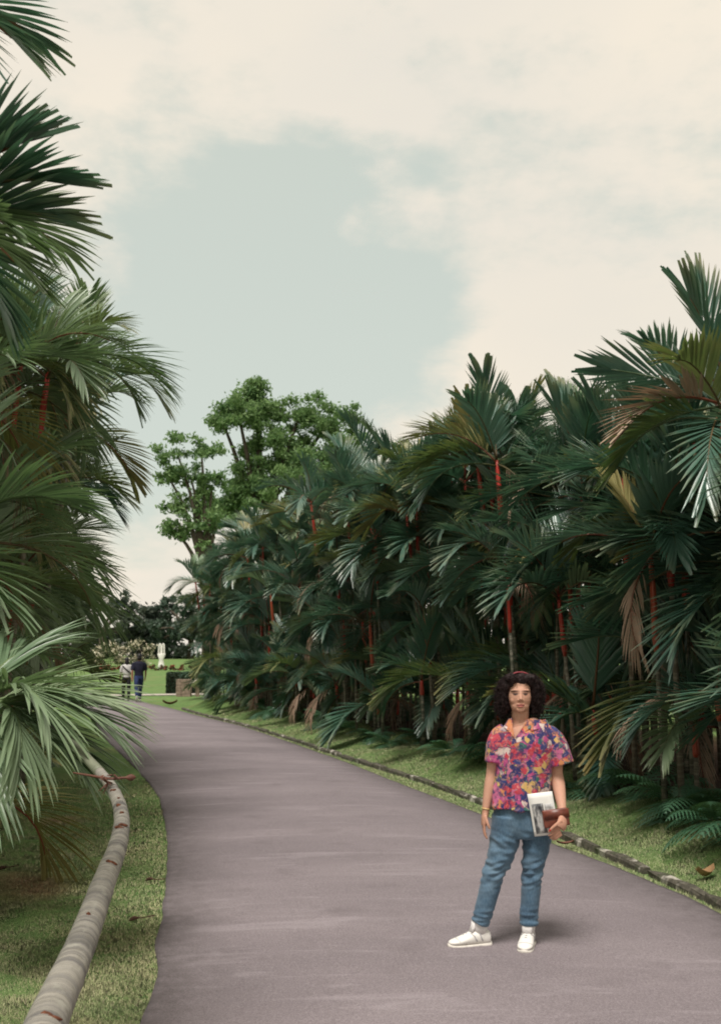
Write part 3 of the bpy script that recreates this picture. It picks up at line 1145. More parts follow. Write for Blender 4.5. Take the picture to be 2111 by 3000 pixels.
# ------------------------------------------------------------------ leaning palm in the left foreground
def build_leaning_palm():
    rnd = random.Random(8)
    rows = [(60, 3330, 2.75, .150), (110, 3120, 3.15, .140), (137, 3000, 3.5, .131), (235, 2774, 4.1, .112), (303, 2590, 4.65, .098), (345, 2480, 5.05, .085), (357, 2400, 5.35, .074),
            (343, 2340, 5.6, .066), (315, 2290, 5.8, .058), (262, 2230, 6.0, .05), (205, 2172, 6.15, .046), (150, 2135, 6.3, .042), (80, 2105, 6.42, .04), (0, 2085, 6.5, .038), (-70, 2075, 6.55, .034)]
    pts = [tuple(at(u, v, y)) + (d,) for u, v, y, d in rows]
    p0 = pts[0]
    pts = [(p0[0] - .42, p0[1] - .75, -.03, .2), (p0[0] - .22, p0[1] - .42, .12, .165)] + pts
    c = smooth_curve(pts, 180)
    crown = Vector(c[-1][:3])
    base = Vector((c[0][0], c[0][1], 0))
    root = empty('leaning_palm', base)
    tag(root, 'leaning palm with pale ringed trunk bent over the lawn at bottom left', 'palm')
    n_tr = 120
    path, rad, al = [], [], []
    s = 0
    for i in range(n_tr):
        p = Vector(c[i][:3]) - base
        if path:
            s += (p - path[-1]).length
        path.append(p)
        ring = 1.0 + .035 * max(0, math.sin(s * 48 + math.sin(s * 9) * 2)) ** 6
        rad.append(c[i][3] * .5 * ring)
        al += [s] * 20
    v, f = tube(path, rad, 20, (0, 0, 1))
    v = [p + Vector((rnd.uniform(-1, 1), rnd.uniform(-1, 1), rnd.uniform(-1, 1))) * .0012 for p in v]
    obj('trunk', mesh_data('trunk', v, f, [M['ringed_bark']], attrs={'along': al}), root)
    # leaf-scar holes on the camera side of the trunk
    for t, w, k in ((.29, .03, 3), (.4, .016, 1), (.475, .03, 1), (.475, .02, 1), (.565, .028, 3), (.605, .014, 1), (.635, .016, 2), (.66, .012, 1), (.7, .016, 2), (.765, .018, 1)):
        i = int(t * 148)
        if i >= n_tr - 1:
            continue
        mb = MB()
        d = (path[i + 1] - path[i - 1]).normalized()
        to_cam = (Vector((0, 0, CAM_H)) - base - path[i]).normalized()
        nrm = (to_cam - d * to_cam.dot(d)).normalized()
        sd = d.cross(nrm)
        for q in range(k):
            off = sd * rnd.uniform(-.3, .35) * rad[i] + d * (rnd.uniform(-.02, .02) if k > 1 else 0)
            cc = path[i] + off + nrm * math.sqrt(max(0, rad[i] ** 2 - off.dot(sd) ** 2)) * .97
            ww = w * rnd.uniform(.9, 1.4)
            mb.add(tube([cc - sd * ww * .6, cc - sd * ww * .3 + d * .002, cc + sd * ww * .2, cc + sd * ww * .6 + d * .003], [.002, .0085, .0075, .002], 6, tuple(nrm)))
        mb.build('bark_scar', M['rust_scar'], root)
    # crownshaft: smooth grey-green sleeve
    pth = [Vector(q[:3]) - base for q in c[n_tr - 3:]]
    v, f = tube(pth, [q[3] * .5 * (1.12 - .25 * i / len(pth)) for i, q in enumerate(c[n_tr - 3:])], 10, (0, 0, 1))
    obj('crownshaft', mesh_data('crownshaft', v, f, [plain('crownshaft_grey', (.16, .17, .12), .55, .4, .25, 20)]), root)
    # dried flower stalk crossing the trunk below the sleeve
    a, b, e = at(215, 2264, 5.8) - base, at(320, 2281, 5.68) - base, at(398, 2277, 5.72) - base
    cs = smooth_curve([tuple(a), tuple(a.lerp(b, .5)), tuple(b), tuple(b.lerp(e, .6)), tuple(e)], 22)
    mb = MB()
    mb.add(tube([Vector(q) for q in cs], [.004 + .0035 * math.sin(i / 21 * 3.14) + (.013 * math.sin((i - 16) / 5 * 3.14) if i > 16 else 0) for i in range(22)], 7, (0, 0, 1)))
    for k in range(9):
        q = b + Vector((rnd.uniform(-.03, .05), rnd.uniform(-.02, .02), rnd.uniform(-.03, .02)))
        mb.add(tube([q, q + Vector((rnd.uniform(-.05, .05), -.03, rnd.uniform(-.05, .03)))], [.006, .002], 5, (0, 1, 0)))
    mb.build('flower_stalk', M['flower_stalk'], root)
    # fronds: (azimuth, elevation, arch, length, roll)
    spec = [(4, 22, 48, .72, .25), (-8, 16, 52, .78, 0), (-20, -4, 40, .72, -.15), (-44, 14, 75, .8, -.2), (-68, -4, 60, .75, 0), (70, 58, 70, .7, 0), (-36, 32, 80, .8, 0),
            (120, 50, 70, .9, 0), (165, 38, 75, .9, 0), (-150, 20, 80, .9, 0)]
    for i, (azd, el, arch, L, roll) in enumerate(spec):
        me = frond_mesh('frond', 900 + i, el, arch, L=L, petiole=.2, n=26, leafL=.56, leafW=.034, a0=44, a1=12, vee=14, droop=.6, segs=7)
        fo = frond_obj(me, root, crown - base, R(azd), 1.0, M['frond_pale'], roll)
        fo.material_slots[1].link = 'OBJECT'
        fo.material_slots[1].material = M['petiole_green']


build_leaning_palm()


def build_overhanging_palms():
    """two near palms whose stems stand just left of the view and whose fronds reach in"""
    rnd = random.Random(12)
    crown = at(-215, 610, 3.75)
    root = empty('arching_palm', (crown.x - .25, crown.y + .1, gz(crown.x - .25, crown.y)))
    tag(root, 'tall near palm whose broad dark fan fronds reach in at the upper left', 'palm')
    rows = [(4, 46, 30, .5, .35), (-10, 22, 30, .54, .1), (8, 8, 26, .52, 0), (-24, -6, 35, .55, 0), (-6, -20, 30, .5, 0), (2, 62, 40, .45, 0), (140, 40, 60, .8, 0), (-110, 30, 60, .8, 0), (-150, 50, 50, .8, 0), (24, -34, 40, .5, 0)]
    stem_top = crown - root.location - Vector((0, 0, .6))
    v, f = tube([Vector((0, 0, -.05)), stem_top * .4, stem_top * .8, stem_top], [.05, .04, .036, .034], 9, (1, 0, 0))
    st = obj('stem', mesh_data('stem', v, f, [M['cane']]), root)
    cr = crown - root.location
    v, f = tube([stem_top - Vector((0, 0, .02)), stem_top + Vector((0, 0, .12)), cr], [.032, .05, .03], 9, (1, 0, 0))
    obj('crownshaft', mesh_data('crownshaft', v, f, [M['crownshaft_red']]), st)
    for i, (az, el, arch, L, roll) in enumerate(rows):
        me = frond_mesh('frond', 950 + i, el, arch, L=L * .84, petiole=.15, n=22, leafL=.31, leafW=.04, a0=58, a1=14, vee=20, droop=.1, segs=6, fused=.14)
        frond_obj(me, st, cr, R(az), 1.0, M['frond_green'] if i not in (3, 4) else M['frond_pale'], roll)
    crown2 = at(-330, -50, 3.6)
    root2 = empty('arching_palm', (crown2.x - .3, crown2.y - .15, gz(crown2.x - .3, crown2.y - .15)))
    tag(root2, 'near palm with only frond tips showing in the top left corner', 'palm')
    c2 = crown2 - root2.location
    v, f = tube([Vector((0, 0, -.05)), c2 * .4, c2 * .9], [.05, .04, .034], 9, (1, 0, 0))
    st = obj('stem', mesh_data('stem', v, f, [M['cane']]), root2)
    v, f = tube([c2 * .89, c2 * .92, c2], [.032, .048, .03], 9, (1, 0, 0))
    obj('crownshaft', mesh_data('crownshaft', v, f, [M['crownshaft_red']]), st)
    for i, (az, el, arch, L, roll) in enumerate([(8, -4, 40, .55, .2), (-20, -20, 40, .5, 0), (30, 15, 50, .6, 0), (170, 40, 60, .8, 0), (-90, 30, 60, .8, 0), (230, 50, 50, .8, 0)]):
        me = frond_mesh('frond', 980 + i, el, arch, L=L * .86, petiole=.15, n=18, leafL=.28, leafW=.03, a0=56, a1=14, vee=14, droop=.2, segs=5, fused=.1)
        frond_obj(me, st, c2, R(az), 1.0, M['frond_green'], roll)
    # the tall palm at the right edge of the view
    crown3 = at(2125, 1190, 9.6)
    root3 = empty('crested_palm', (crown3.x + .1, crown3.y + .1, gz(crown3.x, crown3.y)))
    tag(root3, 'tall palm with upright crest and copper sheath at the right edge, above the hedge', 'palm')
    c3 = crown3 - root3.location
    v, f = tube([Vector((0, 0, -.05)), c3 * .4, c3 * .8], [.05, .042, .038], 9, (1, 0, 0))
    st = obj('stem', mesh_data('stem', v, f, [M['cane']]), root3)
    v, f = tube([c3 * .79, c3 * .84, c3 * .93, c3 + Vector((0, 0, .1))], [.04, .085, .07, .03], 10, (1, 0, 0))
    obj('crownshaft', mesh_data('crownshaft', v, f, [plain('copper_sheath', (.33, .12, .06), .55, .4, .35, 18)]), st)
    for i, (az, el, arch, L, roll, mt) in enumerate([(178, 68, 82, 1.25, .9, 'frond_green'), (120, 84, 14, 1.25, 0, 'frond_green'), (20, 76, 30, 1.25, 0, 'frond_green'), (190, -8, 50, 1.3, .3, 'frond_yellow'),
                                                     (205, 12, 60, 1.1, 0, 'frond_dry'), (-80, 50, 60, 1.3, 0, 'frond_green'), (60, 50, 60, 1.3, 0, 'frond_green'), (-120, -20, 50, 1.4, 0, 'frond_green'), (-20, 40, 50, 1.3, 0, 'frond_green')]):
        me = frond_mesh('frond', 1100 + i, el, arch, L=L, petiole=.25, n=24, leafL=.52, leafW=.046, a0=50, a1=10, vee=30, droop=.06, segs=4, fused=.1)
        frond_obj(me, st, c3, R(az), 1.0, M[mt], roll)


build_overhanging_palms()


# ------------------------------------------------------------------ ferns and litter
def fern_mesh(seed, L=.6, elev=48, arch=95):
    rnd = random.Random(seed)
    verts, faces, tip = [], [], []
    K, p = 16, Vector((0, 0, 0))
    for i in range(K + 1):
        s = i / K
        e = R(elev) - R(arch) * s ** 1.2
        t = Vector((math.cos(e), 0, math.sin(e)))
        up = Vector((-math.sin(e), 0, math.cos(e)))
        if i > 2:
            l = .23 * L / .6 * math.sin(math.pi * min(1, .25 + .75 * s)) * rnd.uniform(.85, 1.1) + .012
            for sd in (-1, 1):
                d = (t * .45 + Vector((0, sd, 0)) + up * .08).normalized()
                wd = t.copy()
                o = len(verts)
                m = 7
                for j in range(m + 1):
                    u = j / m
                    w = .042 * (1 - u) ** .7 * (1.0 if j % 2 == 0 else .4) + .002
                    c = p + d * (l * u) - Vector((0, 0, .35 * l * u * u))
                    verts += [c - wd * w * .5, c + wd * w * .5]
                    tip += [u, u]
                for j in range(m):
                    a = o + 2 * j
                    faces.append((a, a + 1, a + 3, a + 2))
        p = p + t * (L / K)
    return mesh_data('fern_frond', verts, faces, [M['fern_green']], True, None, {'tip': tip})


def build_ferns():
    rnd = random.Random(90)
    kinds = [fern_mesh(700 + k, .55 + .07 * k, 62 - 14 * k, 80 + 14 * k) for k in range(4)]
    q = 12.2
    i = 0
    while q < 36 and i < 30:
        p = along_kerb(1.12 + rnd.uniform(-.12, .3), q)
        root = empty('fern', (p.x, p.y, gz(p.x, p.y) - .01))
        tag(root, 'dark green fern, %s from the near end along the foot of the right palm hedge' % ORD[i], 'fern', 'ferns below the right palm hedge')
        a0, sz = rnd.uniform(0, 6), rnd.uniform(.9, 1.45)
        for k in range(9):
            obj('fern_frond', kinds[k % 4], root, (0, 0, 0), (0, 0, a0 + k * 2.4), sz * rnd.uniform(.8, 1.1))
        i += 1
        q += rnd.choice((.55, .8, 1.1, 1.5)) * (1 + .02 * (q - 12))


def build_litter():
    rnd = random.Random(14)
    places = [((335, 2502), 'dark dry flower stalk on the lawn left of the bend of the leaning trunk'),
              ((440, 2573), 'brown dry flower stalk on the grass, nearer the path and right of the leaning trunk'),
              ((140, 2491), 'dark dry flower stalk on the lawn below the drooping palm fronds'),
              ((395, 2688), 'dark dry flower stalk on the grass right of the middle of the leaning trunk'),
              ((8, 2546), 'dry stalk on the lawn at the left edge of the photo')]
    for (u, v), lab in places:
        p = on_ground(u, v, .03)
        a = rnd.uniform(-.5, .5)
        d = Vector((math.cos(a), math.sin(a), 0))
        mb = MB()
        L = .13
        c = smooth_curve([tuple(d * (-L * .3)), tuple(Vector((0, 0, .015))), tuple(d * (L * .4) + Vector((0, 0, .012))), tuple(d * L + Vector((0, .01, .02)))], 12)
        mb.add(tube([Vector(q) for q in c], [.003 + .011 * math.sin(min(1, i / 6) * 3.14) + .001 * rnd.random() for i in range(12)], 6, (0, 0, 1)))
        for k in range(3):
            e = d * rnd.uniform(-.02, .03)
            mb.add(tube([e, e + Vector((rnd.uniform(-.03, .03), rnd.uniform(-.03, .03), .02))], [.004, .001], 5, (0, 1, 0)))
        tag(mb.build('dry_stalk', M['dry_stalk'], None, (p.x, p.y, gz(p.x, p.y) + .012)), lab, 'stalk', 'dry stalks fallen on the left lawn')

    def leaf_obj(name, p, az, L, W, mat, lab, curl=.02):
        v, f = [], []
        for i in range(7):
            u = i / 6
            w = W * math.sin(math.pi * (.08 + .88 * u)) ** .8
            for k in (-1, 0, 1):
                q = Vector((L * (u - .5), k * w, curl * (abs(k) * .8 + (2 * u - 1) ** 2) + rnd.uniform(0, .004)))
                q.rotate(Matrix.Rotation(az, 3, 'Z'))
                v.append(q)
        f = [(i * 3 + k, i * 3 + k + 1, i * 3 + k + 4, i * 3 + k + 3) for i in range(6) for k in range(2)]
        o = obj(name, mesh_data(name, v, f, [mat]), None, p)
        return tag(o, lab, 'leaf')
    tan = plain('fallen_leaf', (.33, .2, .1), .8, .2, .25, 20)
    p = on_ground(2062, 2470, .3)
    p = Vector((p.x, p.y, gz(p.x, p.y) + .03))
    leaf_obj('fallen_leaf', p, .5, .2, .05, tan, 'tan fallen leaf in the dark bed at the right edge', .05)
    brown = plain('brown_leaf', (.16, .07, .05), .8, .2, .25, 20)
    p = on_ground(1655, 2482, .02)
    leaf_obj('fallen_leaf', Vector((p.x, p.y, .045)), .1, .16, .03, brown, 'brown fallen leaf on the verge beside the kerb, right of the woman', .02)
    p = on_ground(498, 2066, .03)
    leaf_obj('fallen_leaf', Vector((p.x, p.y, gz(p.x, p.y) + .05)), .2, .5, .1, brown, 'brown fallen palm leaf on the far verge, near the walking couple', .1)


build_ferns()
build_litter()


# ------------------------------------------------------------------ trees and things beyond the hedges
def leaf_cloud(rnd, lobes, n, size, clump=.0, flat=.6):
    """leaf faces spread through the shells of many small lobes"""
    w = np.array([l[3] ** 2 for l in lobes])
    pick = rnd.choice(len(lobes), n, p=w / w.sum())
    L = np.array(lobes)[pick]
    d = rnd.normal(size=(n, 3))
    d /= np.linalg.norm(d, axis=1)[:, None]
    rr = np.abs(rnd.normal(.55, .33, n))
    c = L[:, :3] + d * (L[:, 3] * rr)[:, None] * np.array([1, 1, .75])
    s = size * rnd.uniform(.6, 1.3, n)
    t = rnd.normal(size=(n, 3)) + d * .4
    t /= np.linalg.norm(t, axis=1)[:, None]
    b = np.cross(t, rnd.normal(size=(n, 3)) + np.array([0, 0, flat]))
    b /= np.linalg.norm(b, axis=1)[:, None]
    V = np.stack([c - t * s[:, None], c + b * (s * .45)[:, None], c + t * s[:, None], c - b * (s * .45)[:, None]], 1).reshape(-1, 3)
    return V, np.arange(4 * n).reshape(n, 4), np.repeat(rnd.rand(n), 4)


def grown_tree(name, label, base, trunk_h, trunk_r, masses, n_leaf, leaf_size, mat, seed, lobe_r, per_mass=14, group=None):
    """masses: (centre, radius) of the big bunches of the crown, in world space"""
    rnd = np.random.RandomState(seed)
    pr = random.Random(seed)
    base = Vector(base)
    root = empty(name, base)
    tag(root, label, 'tree', group)
    fork = Vector((0, 0, trunk_h))
    v, f = tube([Vector((0, 0, -.4)), Vector((.1, 0, trunk_h * .5)), fork], [trunk_r * 1.3, trunk_r, trunk_r * .8], 10, (1, 0, 0))
    tr = obj('trunk', mesh_data('trunk', v, f, [M['bark']]), root)
    lobes = []
    for c, r in masses:
        c = Vector(c) - base
        mid = fork.lerp(c, .5) + Vector((0, 0, .12 * (c - fork).length))
        pts = smooth_curve([tuple(fork - Vector((0, 0, .3))), tuple(mid), tuple(c)], 8)
        v, f = tube([Vector(q) for q in pts], [trunk_r * .55 * (1 - i / 9) + .02 for i in range(8)], 6, (1, 0, 0))
        obj('limb', mesh_data('limb', v, f, [M['bark']]), tr)
        for k in range(per_mass):
            d = Vector(rnd.normal(size=3)).normalized()
            q = c + Vector((d.x, d.y, d.z * .8)) * r * pr.uniform(.45, 1.25)
            lobes.append((q.x, q.y, q.z, lobe_r * pr.uniform(.6, 1.25)))
        lobes.append((c.x, c.y, c.z, r * .45))
    V, F, A = leaf_cloud(rnd, lobes, n_leaf, leaf_size)
    obj('crown', np_mesh('crown', V, F, [M[mat]], False, {'rnd': A}), root)
    return root


def build_trees():
    Y = 62.0

    def m(u, v, y, r):
        return tuple(at(u, v, y)), r
    b = at(760, 2000, Y)
    masses = [m(830, 1290, Y, 2.0), m(960, 1240, Y + 1, 1.9), m(760, 1190, Y, 1.1), m(750, 1150, Y, .7), m(700, 1220, Y - 1, 1.2), m(650, 1230, Y, 1.0), m(720, 1330, Y, 1.7), m(870, 1400, Y - 2, 2.2), m(980, 1380, Y - 1, 1.9),
              m(760, 1430, Y, 1.9), m(1000, 1300, Y, 1.5), m(1080, 1380, Y, 1.4), m(1120, 1340, Y + 2, 1.3), m(880, 1210, Y, 1.3), m(930, 1330, Y, 1.8), m(800, 1360, Y, 1.6), m(700, 1450, Y, 1.6), m(840, 1480, Y - 1, 2.0), m(960, 1460, Y, 2.0), m(1060, 1440, Y, 1.7), m(640, 1480, Y, 1.3)]
    grown_tree('shade_tree', 'tall bright green tree rising behind the middle of the right palm hedge', (b.x, Y, gz(b.x, Y)), 6.5, .42, masses, 64000, .125, 'tree_leaves', 3, .62, 13)
    Y2 = 57.0
    b = at(600, 2000, Y2)
    masses = [m(520, 1330, Y2, 1.1), m(590, 1320, Y2, .9), m(490, 1390, Y2, .8), m(560, 1400, Y2, 1.2), m(530, 1480, Y2, 1.0), m(500, 1550, Y2, .7), m(570, 1540, Y2, 1.2), m(640, 1500, Y2, 1.3), m(620, 1430, Y2, .8)]
    grown_tree('shade_tree', 'light airy tree with loose branches left of the tall tree, above the hedge end', (b.x, Y2, gz(b.x, Y2)), 5.5, .25, masses, 8500, .125, 'tree_leaves', 5, .42, 10)
    Y3 = 118.0
    specs = [((300, 1790), 3.4, 'far_leaves', 'broad dark tree behind the white flowering bush'), ((390, 1830), 4.2, 'far_leaves', 'rounded grey-green tree behind the white garden ornament'),
             ((470, 1860), 3.6, 'far_leaves', 'low dark tree at the back of the far lawn, left of the hedge end'), ((560, 1800), 4.0, 'far_teal_leaves', 'blue-green tree seen past the far end of the right hedge'),
             ((220, 1800), 4.4, 'far_leaves', 'dark tree at the back, behind the left palm hedge'), ((100, 1790), 4.6, 'far_leaves', 'dark tree far back at the left edge, behind the palm hedge'),
             ((680, 1800), 4.4, 'far_leaves', 'dark tree behind the right palm hedge, below the tall tree')]
    for i, ((u, v), r, mat, lab) in enumerate(specs):
        y = Y3 + (i % 3) * 4
        c = at(u, v, y)
        ms = []
        pr = random.Random(40 + i)
        for k in range(9):
            q = Vector((pr.uniform(-1, 1) * r * 1.0, pr.uniform(-.6, .6) * r, pr.uniform(-.9, .45) * r))
            ms.append((tuple(c + q), r * pr.uniform(.35, .5)))
        g0 = gz(c.x, y)
        grown_tree('background_tree', lab, (c.x, y, g0), max(1.5, c.z - g0 - r * .6), .35, ms, 5200, .3, mat, 60 + i, r * .2, 8, 'trees at the back of the far lawn')
    # trees that close the view behind the right hedge
    for i, (x, y, z, r, lab) in enumerate([(9.5, 22, 2.6, 2.6, 'dark bushy tree behind the right palm hedge, nearest the camera'), (7.8, 30, 2.8, 2.6, 'dark bushy tree behind the middle of the right palm hedge'),
                                           (4.5, 40, 3.0, 2.8, 'dark bushy tree behind the far part of the right palm hedge'), (13.5, 27, 3.0, 3.0, 'dark bushy tree far behind the near end of the right hedge')]):
        pr = random.Random(80 + i)
        ms = [((x + pr.uniform(-1, 1) * r, y + pr.uniform(-.6, .6) * r, z + pr.uniform(-.8, .5) * r), r * pr.uniform(.35, .5)) for k in range(8)]
        grown_tree('bushy_tree', lab, (x, y, gz(x, y)), 1.2, .16, ms, 5000, .15, 'bush_leaves', 90 + i, r * .25, 7, 'dark trees behind the right palm hedge')


def shrub(name, label, centre, radii, n, size, mat, seed, flowers=0, petal='cream_petals', fsize=.07, cat='shrub'):
    rnd = np.random.RandomState(seed)
    c = Vector(centre)
    root = empty(name, (c.x, c.y, gz(c.x, c.y)))
    tag(root, label, cat)
    lobes = []
    for k in range(16):
        d = rnd.normal(size=3)
        d /= np.linalg.norm(d)
        lobes.append((d[0] * radii[0] * .75, d[1] * radii[1] * .75, radii[2] * (.85 + .7 * d[2]), min(radii) * rnd.uniform(.3, .5)))
    V, F, A = leaf_cloud(rnd, lobes, n, size)
    V[:, 2] = np.maximum(V[:, 2], .02)
    obj('foliage', np_mesh('foliage', V, F, [M[mat]], False, {'rnd': A}), root)
    mb = MB()
    for k in range(5):
        a = k * 1.26
        mb.add(tube([Vector((.05 * math.cos(a), .05 * math.sin(a), -.05)), Vector((radii[0] * .6 * math.cos(a), radii[1] * .6 * math.sin(a), radii[2] * 1.1))], [.03, .012], 5, (1, 0, 0)))
    mb.build('branches', M['bark'], root)
    if flowers:
        lob2 = [(a, b, d, e * 1.12) for a, b, d, e in lobes]
        V, F, A = leaf_cloud(rnd, lob2, flowers, fsize)
        V[:, 2] = np.maximum(V[:, 2], .03)
        obj('flowers', np_mesh('flowers', V, F, [M[petal]], False, {'rnd': A}), root)
    return root


def build_background():
    y = 88.0
    for i, (u, rx, rz, lab) in enumerate([(398, 1.9, 1.4, 'large bush full of cream flowers behind the walking couple'), (325, 1.3, 1.2, 'smaller cream flowering bush left of the large flowering bush')]):
        p = at(u, 1935, y)
        shrub('flowering_bush', lab, (p.x, y - i, 0), (rx, 1.0, rz), 1500, .13, 'bush_leaves', 130 + i, 2000, 'cream_petals', .1)
    for i, (u, rx) in enumerate([(390, 1.5), (462, 1.0), (530, 1.2), (610, 1.3), (310, 1.4)]):
        p = at(u, 1935, y - 4)
        shrub('bedding_plants', ['low bed of red flowers in front of the large flowering bush', 'low red flowers below the white garden ornament', 'low red flowers right of the white garden ornament',
                                 'low red flowers at the far lawn edge beside the palm hedge', 'low red flowers far left behind the palm fronds'][i],
              (p.x, y - 4, 0), (rx, .5, .24), 600, .1, 'bush_leaves', 150 + i, 420, 'red_petals', .09, 'flower bed')
    # white ornament: pair of tall hoops standing on a flared plinth
    p = at(473, 1922, y - 2)
    root = empty('garden_ornament', (p.x, p.y, gz(p.x, p.y)))
    tag(root, 'white double-hooped garden ornament on a flared plinth beyond the far lawn', 'ornament')
    zb = at(473, 1920, y - 2).z - root.location.z
    mb = MB().add(tube([Vector((0, 0, 0)), Vector((0, 0, zb * .35)), Vector((0, 0, zb * .7)), Vector((0, 0, zb + .1)), Vector((0, 0, zb + .14))], [.3, .24, .17, .33, .3], 16, (1, 0, 0)))
    mb.build('plinth', M['white_paint'], root)
    for sx in (-.13, .13):
        pts = [(-.1, .0), (-.09, .5), (-.075, .7), (0, .8), (.075, .7), (.09, .5), (.1, .0)]
        c = smooth_curve(pts, 24)
        mb = MB().add(tube([Vector((sx + x, 0, zb + .1 + z)) for x, z in c], [.045] * 24, 8, (0, 1, 0)))
        mb.add(tube([Vector((sx, 0, zb + .1)), Vector((sx, 0, zb + .85))], [.02, .014], 8, (0, 1, 0)))
        mb.build('hoop', M['white_paint'], root)
    # clipped hedge block, stone pedestal and leaning slab by the side path
    yb = 47.0
    a, b2 = at(488, 2020, yb + 3.2), at(600, 2020, yb + 3.2)
    zt = at(500, 1972, yb + 3.2).z
    g0 = gz(a.x, yb + 3.2)
    rnd = np.random.RandomState(6)
    n = 9000
    W, D, H = b2.x - a.x, 1.0, zt - g0
    face = rnd.randint(0, 4, n)
    c = np.column_stack([rnd.uniform(0, W, n), rnd.uniform(0, D, n), rnd.uniform(0, H, n)])
    c[face == 0, 1] = 0
    c[face == 1, 0] = 0
    c[face == 2, 2] = H
    c[face == 3, 0] = W
    c += rnd.normal(0, .02, c.shape)
    t = rnd.normal(size=(n, 3))
    t /= np.linalg.norm(t, axis=1)[:, None]
    q = np.cross(t, rnd.normal(size=(n, 3)))
    q /= np.linalg.norm(q, axis=1)[:, None]
    s = .045
    V = np.stack([c - t * s, c + q * s * .5, c + t * s, c - q * s * .5], 1).reshape(-1, 3)
    root = empty('clipped_hedge', (a.x, yb + 3.2, g0))
    tag(root, 'square clipped dark hedge at the far end of the right palms', 'hedge')
    obj('foliage', np_mesh('foliage', V, np.arange(4 * n).reshape(n, 4), [M['hedge_leaves']], False, {'rnd': np.repeat(rnd.rand(n), 4)}), root)
    MB().add(box((W / 2, D / 2, H / 2 - .03), (W - .08, D - .08, H - .06))).build('twig_core', M['bark'], root)
    p0, p1 = at(518, 2027, yb), at(560, 2027, yb)
    zt = at(540, 1990, yb).z
    g0 = gz(p0.x, yb)
    root = empty('stone_pedestal', ((p0.x + p1.x) / 2, yb, g0))
    tag(root, 'low rough stone pedestal in front of the clipped hedge', 'pedestal')
    pr = random.Random(2)
    W, H = p1.x - p0.x, max(.4, zt - g0)
    rows = 6
    for r in range(rows):
        x = -W / 2
        while x < W / 2 - .04:
            w = min(pr.uniform(.14, .26), W / 2 - x)
            MB().add(box((x + w / 2, pr.uniform(-.012, .012), H * (r + .5) / rows), (w - .014, .5 + pr.uniform(-.02, .02), H / rows - .012))).build('stone', M['stone_block'], root, smooth=False)
            x += w
    MB().add(box((0, 0, H / 2 - .01), (W - .05, .44, H - .03))).build('core', M['stone_block'], root, smooth=False)
    c = at(577, 1998, yb - .3)
    g1 = gz(c.x, yb - .3)
    rot = Matrix.Rotation(-R(38), 3, 'Y') @ Matrix.Rotation(R(-30), 3, 'X')
    root = empty('leaning_slab', (c.x, yb - .3, g1))
    tag(root, 'pale stone slab tilted up on a short post beside the stone pedestal', 'sign')
    MB().add(box((0, 0, c.z - g1), (.55, .4, .09), rot)).build('slab', M['pale_stone'], root, smooth=False)
    MB().add(box((.02, .1, (c.z - g1) / 2 - .03), (.16, .16, c.z - g1 - .02))).build('post', M['stone_block'], root, smooth=False)


build_trees()
build_background()
# ------------------------------------------------------------------ people
SKIN_TONE = np.array((.54, .3, .215))


def limb(mb, pts, n=18, seg=16, ref=(0, 1, 0)):
    """pts: x, y, z, across, deep"""
    c = smooth_curve(pts, n)
    mb.add(tube([Vector(q[:3]) for q in c], [(abs(q[3]), abs(q[4])) for q in c], seg, ref))


def finger(mb, base, d, bend, L, r=.0082):
    """three bones, each turned further towards bend"""
    p, d = Vector(base), Vector(d).normalized()
    bend = Vector(bend)
    pts = [p - d * .015]
    pts.append(p.copy())
    for k, q in enumerate((.45, .3, .25)):
        p = p + d * (L * q)
        pts.append(p.copy())
        d = (d + bend).normalized()
    mb.add(tube(pts, [r * 1.05, r * 1.05, r, r * .9, r * .72], 8, (0, 1, 0)))
    mb.add(ball(pts[-1], r * .72, 8, 6))
    return pts[-1], d


def foot_shape(heel_to_toe, secs, toe_dir, ankle):
    """shoe upper lofted from heel to toe; secs: along, half width, top, bottom"""
    t = Vector((toe_dir[0], toe_dir[1], 0)).normalized()
    sd = Vector((t.y, -t.x, 0))
    c = smooth_curve(secs, 22)
    verts, seg = [], 18
    for u, w, top, bot in c:
        for k in range(seg):
            a = 2 * math.pi * k / seg
            x, z = math.cos(a), math.sin(a)
            x = math.copysign(abs(x) ** .7, x)
            zz = bot + (top - bot) * (.5 + .5 * math.copysign(abs(z) ** (.9 if z > 0 else .5), z))
            taper = 1 - .35 * max(0, z) ** 1.5
            p = Vector(ankle) + t * u + sd * (w * x * taper)
            verts.append((p.x, p.y, zz))
    n = 22
    faces = [(i * seg + k, i * seg + (k + 1) % seg, (i + 1) * seg + (k + 1) % seg, (i + 1) * seg + k) for i in range(n - 1) for k in range(seg)]
    faces += [tuple(reversed(range(seg))), tuple((n - 1) * seg + k for k in range(seg))]
    return verts, faces


